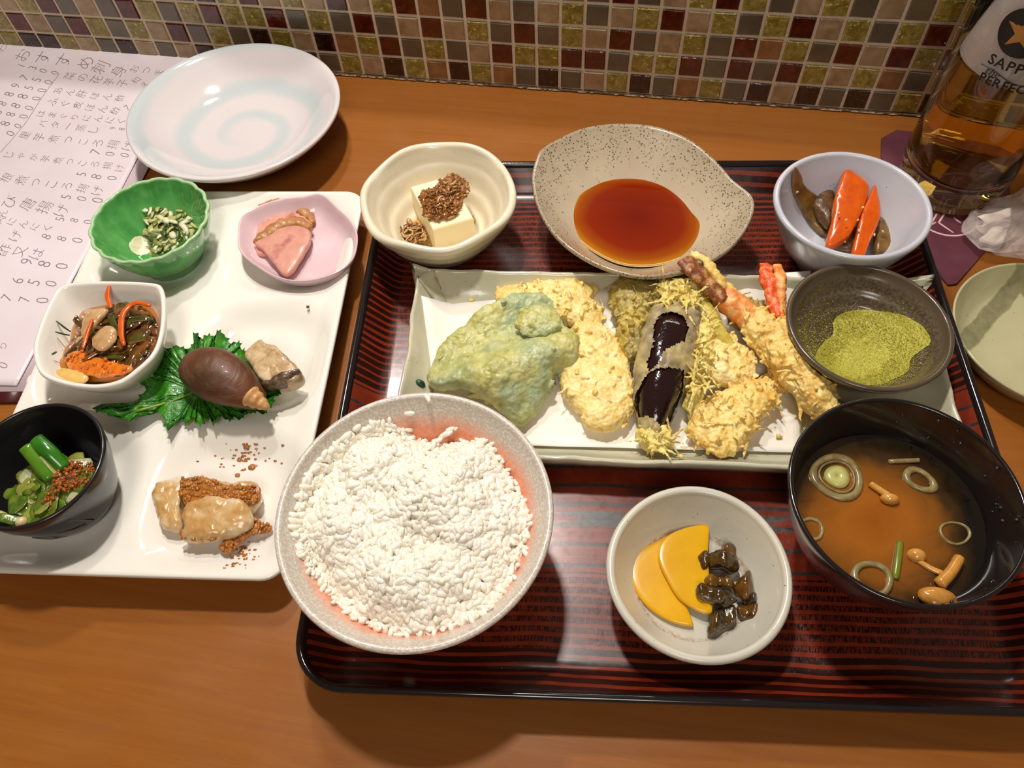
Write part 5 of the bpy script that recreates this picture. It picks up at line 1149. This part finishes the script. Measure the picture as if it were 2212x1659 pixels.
# chicken in sauce
zw = ZW + .0003
n = N('sauced_chicken'); f = n.noise(70, 3, .6, None, .3); c = n.ramp(f, [(.3, lin((176, 120, 50))), (.5, lin((206, 168, 112))), (.68, lin((224, 206, 172)))]); n.set(color=c, rough=.2, coat=.45); n.bump(n.noise(260, 4), .4, .0009); n.scatter(.2, (1, .6, .3), .002); M_CHK = n.m
M_MSAUCE = mottled('miso_glaze', (150, 84, 20), (190, 122, 46), 260, .14, .6, coat=.7)
def chunk(px, z0, h, label, seed, tilt=(0, 0)):
    O = TP(px, z0 + h); c = O.mean(0); V, F_ = pillow(O, z0, h, 110, 24, 3.4, zf=lambda x, y: (x - c[0]) * tilt[0] + (y - c[1]) * tilt[1]); V = displace(V, F_, [(.0012, 110, 3), (.0004, 380, 2)], seed); obj('chicken_piece', V, F_, M_CHK, label=label, cat='meat', group='glazed chicken pieces')
chunk([(325, 1062), (340, 1035), (375, 1025), (400, 1040), (400, 1065), (385, 1090), (388, 1135), (365, 1140), (345, 1130), (332, 1100)], zw, .010, 'leftmost glazed chicken piece in the front right well', 1)
chunk([(390, 1030), (430, 1030), (500, 1035), (545, 1035), (558, 1060), (550, 1085), (535, 1100), (480, 1095), (420, 1085), (392, 1065)], zw, .0105, 'back glazed chicken piece, mostly covered in brown sauce', 2)
chunk([(388, 1105), (405, 1080), (450, 1072), (510, 1075), (535, 1095), (540, 1125), (510, 1145), (470, 1155), (420, 1162), (388, 1155), (392, 1130)], zw + .004, .010, 'front glazed chicken piece lying across the others', 3, (0, .12))
mb = MB(); 
s1 = TP([(385, 1030), (430, 1025), (500, 1045), (555, 1045), (555, 1080), (520, 1085), (450, 1078), (400, 1088), (385, 1060)], .0245)[:, :2]
s2 = TP([(485, 1110), (530, 1105), (560, 1125), (588, 1135), (575, 1150), (540, 1152), (520, 1170), (490, 1195), (470, 1180), (500, 1150)], .018)[:, :2]
s3 = TP([(388, 1145), (420, 1140), (468, 1155), (460, 1164), (420, 1165), (388, 1160)], .023)[:, :2]
for P_, zb, num in ((s1, .0225, 260), (s2, .0175, 240), (s3, .0215, 70)):
    for q in sample_poly(P_, num): s = random.uniform(.0006, .0014); mb.add((ICO_V * rng.uniform(.7, 1.2, (12, 1)) * [s, s, s * .6]) + [q[0], q[1], zb + random.uniform(-.0002, .0010)], ICO_F)
    _V, _F = pillow(P_, zb - .0025, .0032, 70, 12, 2.6); mb.add(displace(_V, _F, [(.0012, 260, 0), (.0006, 400, 3)]), _F)
for _ in range(110):
    if random.random() < .5: a, b = random.gauss(520, 35), random.gauss(985, 14)
    else: a, b = random.gauss(525, 22), random.gauss(1190, 22)
    s = random.uniform(.0003, .0008); p = T(a, b, ZW + .0012); mb.add(ICO_V * [s * random.uniform(1, 2.2), s, .0003] + [p[0], p[1], well(*(np.array([(p[:2] - pc) @ paxx, (p[:2] - pc) @ pay]))) + .0002], ICO_F)
for a, b, s in ((535, 968, .0022), (543, 1008, .0024), (512, 1025, .0017), (522, 1196, .0018)):
    p = T(a, b, ZW + .001); mb.add(*[x for x in (ICO_V * [s, s * .8, .0005] + [p[0], p[1], well(*(np.array([(p[:2] - pc) @ paxx, (p[:2] - pc) @ pay]))) + .0003], ICO_F)])
mb.make('brown_glaze', M_MSAUCE, label='grainy brown sauce over the chicken and spattered around it', cat='sauce', kind='stuff')

# ================================================================ MENU, BIG PLATE
def wz_menu(x, y, s, t_): return .0042 + .0005 * fbm((x, y, 0), 12, 2) + .010 * max(0, 1 - (t_) / .10) ** 2 * (1 - s * .6)
M_BIND = plain('dark_red_binder', (84, 26, 28), .25, coat=.4)
A0 = [T(-330, 60, .002), T(452, 125, .002), T(62, 868, .002), T(-560, 872, .002)]
V, F_ = sheet([A0[0], T(430, 118, .002), T(44, 868, .002), T(-560, 880, .002)], 12, 12, lambda x, y, s, t_: .0024, .0022); obj('menu_binder', V, F_, M_BIND, label='dark red menu binder showing its front edge under the handwritten sheet', cat='binder')
M_FILM = N('plastic_sleeve'); M_FILM.set(color=lin((206, 186, 192)), rough=.12, coat=.5); M_FILM = M_FILM.m
V, F_ = sheet([T(-320, 70, .003), T(440, 122, .003), T(78, 845, .003), T(-540, 850, .003)], 12, 12, lambda x, y, s, t_: .0030, .0005); obj('plastic_sleeve', V, F_, M_FILM, label='clear plastic sleeve lying under the handwritten menu sheet', cat='sleeve')
n = N('menu_paper'); n.set(color=n.mix(n.mr(n.noise(20, 2), .3, .7), lin((226, 212, 218)), lin((234, 222, 228))), rough=.35, coat=.3); n.b.inputs['Coat Roughness'].default_value = .15; M_MENU = n.m
MC = [T(-360, 45, .0045), T(418, 112, .0045), T(35, 832, .0045), T(-560, 822, .0045)]
menu = thing('menu_sheet', T(60, 500, .004), 'white laminated sheet with handwritten Japanese menu and prices, left of the dishes', 'menu')
V, F_ = sheet(MC, 60, 60, wz_menu, .0004); obj('sheet', V, F_, M_MENU, parent=menu)
M_INK = plain('grey_ink', (128, 114, 120), .6); M_INKL = plain('ruled_line', (150, 138, 144), .6)
_gc = {}
def glyph(ch, off=-.018, font=None):
    key = (ch, off)
    if key in _gc: return _gc[key]
    cu = bpy.data.curves.new('g', 'FONT'); cu.body = ch; cu.size = 1.0; cu.resolution_u = 2; cu.offset = off; cu.fill_mode = 'FRONT'
    o = bpy.data.objects.new('g', cu); COL.objects.link(o); dg = bpy.context.evaluated_depsgraph_get(); me = bpy.data.meshes.new_from_object(o.evaluated_get(dg))
    V = np.array([v.co[:] for v in me.vertices]) if len(me.vertices) else np.zeros((0, 3)); F_ = [list(p.vertices) for p in me.polygons]
    bpy.data.objects.remove(o); bpy.data.curves.remove(cu); bpy.data.meshes.remove(me); _gc[key] = (V, F_); return _gc[key]
def sheet_z(x, y):
    # invert the bilinear patch roughly
    P = np.array(MC)[:, :2]; s, t_ = .5, .5
    for _ in range(12):
        q = P[0] * (1 - s) * (1 - t_) + P[1] * s * (1 - t_) + P[2] * s * t_ + P[3] * (1 - s) * t_
        js = (P[1] - P[0]) * (1 - t_) + (P[2] - P[3]) * t_; jt = (P[3] - P[0]) * (1 - s) + (P[2] - P[1]) * s
        d = np.linalg.solve(np.c_[js, jt], np.array([x, y]) - q); s += d[0]; t_ += d[1]
    return wz_menu(x, y, s, t_)
def hand(text, p0, p1, size=None):
    """one handwritten row: characters lie on their side, tops to the left, running p0 -> p1 (pixels)"""
    a, b = T(*p0, .0046)[:2], T(*p1, .0046)[:2]; L = np.linalg.norm(b - a); d = (b - a) / L; side = np.array([-d[1], d[0]])
    k = len(text); step = L / max(1, k - .25) ; sz = size or step * .84; mb = MB()
    for i, ch in enumerate(text):
        V, F_ = glyph(ch)
        if len(V) == 0: continue
        V = V[:, :2] - (V[:, :2].max(0) + V[:, :2].min(0)) / 2; ang = random.uniform(-.14, .14); s = sz * random.uniform(.88, 1.08)
        if ch in '0123456789': V = V * [1.0, 1.25]
        R_ = np.array([[math.cos(ang), -math.sin(ang)], [math.sin(ang), math.cos(ang)]]); V = (V @ R_.T) * s; V[:, 0] += V[:, 1] * .12
        c = a + d * step * (i + .4) + side * random.uniform(-.0005, .0005)
        # glyph +y (up) -> -d ; glyph +x -> +side
        X = c + np.outer(V[:, 0], side) + np.outer(V[:, 1], -d)
        mb.add(np.c_[X, [sheet_z(*q) + .00012 for q in X]], F_)
    mb.make('handwriting', M_INK, parent=menu, smooth=False)
for tx, a, b in [('おすすめ', (32, 116), (200, 138)), ('刺身', (200, 142), (268, 156)), ('おつま', (280, 145), (352, 158)), ('菜の花芋子', (138, 162), (275, 180)), ('あん肝ぽん酢', (114, 194), (268, 212)), ('ふぐ皮ぽん酢', (102, 218), (258, 240)), ('はまぐりにんにく', (78, 243), (270, 262)),
                 ('バター蒸し', (80, 264), (212, 280)), ('980', (235, 276), (290, 280)), ('里芋煮っころ揚げ', (40, 290), (288, 316)), ('700', (194, 326), (280, 336)), ('じゃが芋煮っころ揚げ', (8, 332), (268, 362)), ('580', (162, 374), (252, 386)), ('根煮っころ揚げ', (0, 382), (222, 412)),
                 ('500', (128, 424), (222, 432)), ('び唐揚げ', (6, 432), (146, 456)), ('580', (118, 470), (200, 480)), ('肉にんにく', (-12, 472), (110, 494)), ('げ', (22, 504), (52, 512)), ('880', (86, 508), (178, 520)), ('酢又は', (-8, 536), (92, 548)), ('980', (42, 562), (146, 576)), ('650', (24, 602), (122, 614)), ('770', (0, 640), (104, 650)),
                 ('1300', (36, 138), (126, 158)), ('750', (42, 164), (114, 178)), ('950', (22, 182), (100, 196)), ('880', (8, 200), (88, 214)), ('880', (-6, 220), (72, 234)), ('880', (-16, 238), (60, 252)), ('880', (-26, 256), (46, 274)), ('0', (14, 282), (36, 292)), ('わ', (0, 102), (20, 110)), ('かん', (-20, 446), (14, 462)), ('り', (-2, 742), (22, 750)), ('0', (-6, 786), (22, 794)), ('7', (268, 228), (286, 236)), ('和え', (285, 170), (318, 184))]:
    hand(tx, a, b)
V, F_ = tube([np.array([*T(a, b, .0046)[:2], sheet_z(*T(a, b, .0046)[:2]) + .0001]) for a, b in [(128, 158), (90, 210), (50, 270), (0, 328)]], [(.00022, .0001)] * 4, n=6, samples=20); obj('ruled_line', V, F_, M_INKL, parent=menu)

# big plate
ZPT = .036; cx, cy, R = rimfit((283, 235), (727, 235), (520, 87), (490, 381), ZPT)
n = N('pale_blue_brush_glaze'); x, y, z = n.sep(); vv = n.mapping((1, 1, 1), (0, 0, .3)); 
rr_ = n.math('SQRT', n.math('ADD', n.math('MULTIPLY', x, x), n.math('MULTIPLY', y, y))); ang = n.math('ARCTAN2', y, x)
sw = n.math('ADD', n.math('MULTIPLY', rr_, 230), n.math('ADD', n.math('MULTIPLY', ang, 1.0), n.math('MULTIPLY', n.noise(18, 2), 3.0))); s_ = n.math('SINE', sw)
c = n.mix(n.math('MULTIPLY', n.mr(s_, -.2, .9, 0, 1), n.mr(rr_, .006, .022)), lin((220, 212, 212)), lin((198, 206, 208))); sp2 = n.math('MULTIPLY', n.mr(n.voro(160), .035, .05, 1, 0), n.mr(n.noise(60, 2), .5, .55)); c = n.mix(sp2, c, lin((60, 60, 70)))
n.set(color=c, rough=.09, coat=.5); n.b.inputs['Coat Roughness'].default_value = .04; n.bump(n.noise(50, 2), .12, .003); M_BP = n.m
z0 = .0048; H = ZPT - z0
V, F_ = lathe([(0, .0075), (.012, .0070), (.022, .0078), (.032, .0082), (.040, .0095), (.048, .0130), (.056, .0185), (.062, .0235), (.0665, .0280), (.0695, H - .001), (R - .0012, H), (R - .0002, H - .0006), (R, H - .002), (R - .002, H - .0045), (.064, .0195), (.056, .0125), (.046, .0065), (.036, .0042), (.0345, 0), (.031, 0), (.0300, .0035), (.012, .004), (0, .004)], 144, lambda t, q: 1 + .004 * q * math.cos(2 * t + .4), cx, cy, z0)
obj('large_plate', V, F_, M_BP, loc=(cx, cy, z0), label='empty large round plate, white with pale blue brushed swirls, on the menu', cat='plate')

# ================================================================ RIGHT SIDE
# coaster
CO = [(.347, -.050), (.3735, -.1545), (.3765, -.1600), (.3815, -.1585), (.4015, -.1300), (.4220, -.1000), (.4290, -.0500), (.4200, -.0240), (.3600, -.0200), (.3490, -.0300)]
M_COAST = mottled('purple_coaster', (88, 42, 54), (104, 54, 66), 60, .5, .05)
coaster = thing('coaster', (.388, -.08, 0), 'flat purple paper coaster with a white circle mark under the beer glass', 'coaster')
def prism(P, z0, z1):
    n_ = len(P); V = [(a, b, z0) for a, b in P] + [(a, b, z1) for a, b in P]
    F_ = [[j, (j + 1) % n_, n_ + (j + 1) % n_, n_ + j] for j in range(n_)] + [list(range(n_))[::-1], [n_ + j for j in range(n_)]]; return np.array(V), F_
V, F_ = prism(CO, .0002, .0016); obj('card', V, F_, M_COAST, parent=coaster, smooth=False)
M_CM = plain('coaster_print', (226, 178, 182), .5); lc = T(2043, 462, .0016)[:2]; rl_ = np.linalg.norm(T(2043, 508, .0016)[:2] - lc); mb = MB()
mb.add(*tube([(lc[0] + rl_ * math.cos(a), lc[1] + rl_ * math.sin(a), .0017) for a in np.linspace(0, 2 * math.pi, 60)], [(.0008, .00015)] * 60, n=6))
for a, b in (((2012, 482), (2024, 462)), ((2008, 487), (2022, 480)), ((2028, 481), (2060, 503)), ((2028, 481), (2040, 462)), ((2060, 470), (2076, 482))):
    A_, B_ = T(*a, .0017), T(*b, .0017); mb.add(*tube([A_, (A_ + B_) / 2, B_], [(.0007, .00015)] * 3, n=6))
mb.make('printed_mark', M_CM, parent=coaster)
# beer glass
GX, GY, GR = .3870, -.0700, .0334; ZG = .0017
n = N('clear_glass'); n.set(color=(1, 1, 1, 1), rough=.02, trans=1.0, ior=1.45); M_GLASS = n.m
n = N('beer'); n.set(color=lin((255, 214, 98)), rough=.0, trans=1.0, ior=1.12); M_BEER = n.m
n = N('beer_foam'); n.set(color=n.mix(n.mr(n.noise(90, 3), .35, .65), lin((226, 210, 200)), lin((240, 230, 220))), rough=.5); n.scatter(.3, (1, .9, .8), .003); n.bump(n.voro(700), .3, .0004); M_FOAM = n.m
glass = thing('beer_glass', (GX, GY, ZG), 'tall straight beer glass with printed logo, amber beer and white foam, back right corner', 'glass')
gp = [(0, .016), (.022, .0155), (.0285, .018), (.0305, .024), (.0308, .05), (.0312, .10), (.0325, .158), (.0332, .1592), (.0340, .158), (.0334, .10), (.0332, .05), (.0334, .026), (.0336, .020), (.0330, .014), (.0318, .010), (.0312, .006), (.0316, .002), (.030, 0), (.015, .0008), (0, .001)]
V, F_ = lathe(gp, 72, cx=GX, cy=GY, z0=ZG); obj('tumbler', V, F_, M_GLASS, parent=glass)
V, F_ = lathe([(0, .0925), (.0303, .0925), (.0306, .0915), (.0305, .05), (.0302, .0245), (.0280, .0185), (.0215, .0162), (0, .0165)], 72, cx=GX, cy=GY, z0=ZG); obj('beer', V, F_, M_BEER, parent=glass)
V, F_ = lathe([(0, .146), (.020, .1465), (.0298, .145), (.0306, .142), (.0305, .12), (.0303, .0935), (.0300, .0928), (0, .0928)], 72, cx=GX, cy=GY, z0=ZG); obj('foam', V, F_, M_FOAM, parent=glass)
# print on the glass
def cyl_hit(px, py, r=.0338):
    d = ray(px, py); o = CAM - [GX, GY, 0]; a = d[0] ** 2 + d[1] ** 2; b = 2 * (o[0] * d[0] + o[1] * d[1]); c = o[0] ** 2 + o[1] ** 2 - r * r; disc_ = b * b - 4 * a * c
    t_ = (-b - math.sqrt(max(disc_, 0))) / (2 * a); p = CAM + d * t_; return math.atan2(p[1] - GY, p[0] - GX), p[2]
M_BLKP = plain('black_print', (18, 14, 14), .4); M_GOLD = plain('gold_print', (176, 122, 60), .3, metal=.4)
def on_glass(pts2, a0, z0_, r=.0338): return np.array([(GX + r * math.cos(a0 + u / r), GY + r * math.sin(a0 + u / r), z0_ + v) for u, v in pts2])
def subdiv_faces(V, F_): return V, F_
def gtext(text, px, py, size, off=.0, shear=0.0, tilt=0.0, spacing=1.0):
    a0, z0_ = cyl_hit(px, py); u = 0; mb = MB()
    for ch in text:
        V, F_ = glyph(ch, off); 
        if len(V) == 0: u += size * .3; continue
        w_ = V[:, 0].max() + .05; P = V[:, :2] * size; P[:, 0] += P[:, 1] * shear + u; P[:, 1] += P[:, 0] * tilt; mb.add(on_glass(P, a0, z0_), F_); u += w_ * size * spacing
    mb.make('lettering', M_BLKP, parent=glass, smooth=False)
gtext('SAPPORO', 2132, 134, .0080, .02)
gtext('the', 2125, 156, .0060, .0, .3)
gtext('PERFECT', 2112, 171, .0070, .02)
a0, z0_ = cyl_hit(2212, 74); mb = MB(); rd = .0130
dsk = [(0, 0)] + [(rd * math.cos(t_), rd * math.sin(t_)) for t_ in np.linspace(0, 2 * math.pi, 64, endpoint=False)]
rg_ = []; 
for k in range(1, 9):
    rg_ += [(rd * k / 8 * math.cos(t_), rd * k / 8 * math.sin(t_)) for t_ in np.linspace(0, 2 * math.pi, 64, endpoint=False)]
Vd = on_glass(rg_ + [(0, 0)], a0, z0_, .0338); Fd = grid_faces(8, 64) + [[512, (j + 1) % 64, j] for j in range(64)]; obj('emblem_disc', Vd, Fd, M_BLKP, parent=glass, smooth=False)
star = []
for k in range(10):
    r = .0104 if k % 2 == 0 else .0042; t_ = math.pi / 2 + k * math.pi / 5; star.append((r * math.cos(t_), r * math.sin(t_)))
sv = [(0, 0)]; 
for k in range(1, 5): sv += [(x * k / 4, y * k / 4) for x, y in star]
Vs = on_glass(sv, a0, z0_, .0340); Fs = [[0, 1 + j, 1 + (j + 1) % 10] for j in range(10)]
for k in range(3): Fs += [[1 + k * 10 + j, 11 + k * 10 + j, 11 + k * 10 + (j + 1) % 10, 1 + k * 10 + (j + 1) % 10] for j in range(10)]
obj('star', Vs, Fs, M_GOLD, parent=glass, smooth=False, label='gold five pointed star')
a1, z1g = cyl_hit(2118, 142); P = [(u, .0010 * math.sin(u * 230) + .0012 - u * .12) for u in np.linspace(0, .040, 30)]
V, F_ = tube(on_glass(P, a1, z1g, .0339), [(.0003, .0003)] * 30, n=5); obj('swash_line', V, F_, M_BLKP, parent=glass)

# crumpled wrapper
n = N('thin_plastic'); n.set(color=lin((236, 222, 214)), rough=.12, alpha=.30, coat=.5); M_PLA = n.m
wr = thing('plastic_wrapper', T(2150, 500, 0), 'crumpled clear plastic wrapper with white paper inside, at the right edge', 'wrapper')
wo = resample(TP([(2080, 485), (2100, 455), (2130, 440), (2165, 415), (2230, 400), (2300, 420), (2300, 500), (2260, 545), (2180, 545), (2120, 535), (2092, 510)], .010)[:, :2], 90)
V, F_ = pillow(wo, .0012, .015, 40, 12, 2.3); V = displace(V, F_, [(.0060, 65, 2), (.0022, 210, 2)], 21); V[:, 2] = np.maximum(V[:, 2], .0006); obj('film', V, F_, M_PLA, parent=wr, smooth=False)
M_WP = plain('white_tissue', (222, 206, 194), .7)
V, F_ = pillow(TP([(2112, 478), (2135, 470), (2170, 458), (2188, 450), (2190, 468), (2180, 500), (2160, 515), (2128, 508), (2140, 492)], .012), .004, .006, 60, 12, 2.6); V = displace(V, F_, [(.0025, 110, 2)], 4); V[:, 2] = np.maximum(V[:, 2], .002); obj('white_tissue', V, F_, M_WP, parent=wr, smooth=False)
V, F_ = sheet([T(2110, 470, .015), T(2186, 446, .020), T(2190, 460, .020), T(2135, 482, .015)], 12, 4, lambda x, y, s, t_: .016 + .003 * s - .002 * t_ + .0005 * math.sin(s * 9), .0003); obj('white_fold', V, F_, M_WP, parent=wr)
# right plate
n = N('celadon_brushed'); x, y, z = n.sep()
def band(nx, ny, c0_, w_):
    d = n.math('SUBTRACT', n.math('ADD', n.math('MULTIPLY', x, nx), n.math('MULTIPLY', y, ny)), c0_); return n.mr(n.math('ABSOLUTE', n.math('ADD', d, n.math('MULTIPLY', n.math('SUBTRACT', n.noise(90, 2), .5), .004))), w_ * .8, w_, 1, 0)
bb = n.math('MAXIMUM', band(-.80, .60, .030, .0055), band(.75, .66, .0275, .0042)); c = n.mix(n.mr(n.noise(30, 2), .3, .7), lin((196, 190, 150)), lin((184, 178, 138)))
c = n.mix(n.math('MULTIPLY', bb, .85), c, n.mix(n.mr(n.noise(200, 3), .3, .7), lin((112, 110, 76)), lin((140, 136, 100)))); sp3 = n.math('MULTIPLY', n.mr(n.voro(330), .06, .10, 1, 0), n.mr(n.noise(110, 2), .52, .58)); c = n.mix(sp3, c, lin((60, 50, 34)))
n.set(color=c, rough=.2, coat=.3); n.bump(n.noise(120, 2), .06, .002); M_RPL = n.m
RX, RY, RR = .4158, -.2056, .0500
V, F_ = lathe([(0, .0045), (.020, .0045), (.034, .0052), (.040, .0075), (.044, .012), (.0472, .0180), (.0485, .0205), (RR - .0010, .0218), (RR, .0212), (RR - .0003, .0198), (.046, .0125), (.040, .0045), (.030, .0025), (.029, 0), (.026, 0), (.025, .002), (0, .002)], 112, lambda t, q: 1 + q ** 3 * .012 * math.cos(2 * t + 1), RX, RY, .0003)
obj('celadon_plate', V, F_, M_RPL, loc=(RX, RY, 0), label='empty pale green plate with grey brush strokes, right of the tray', cat='plate')
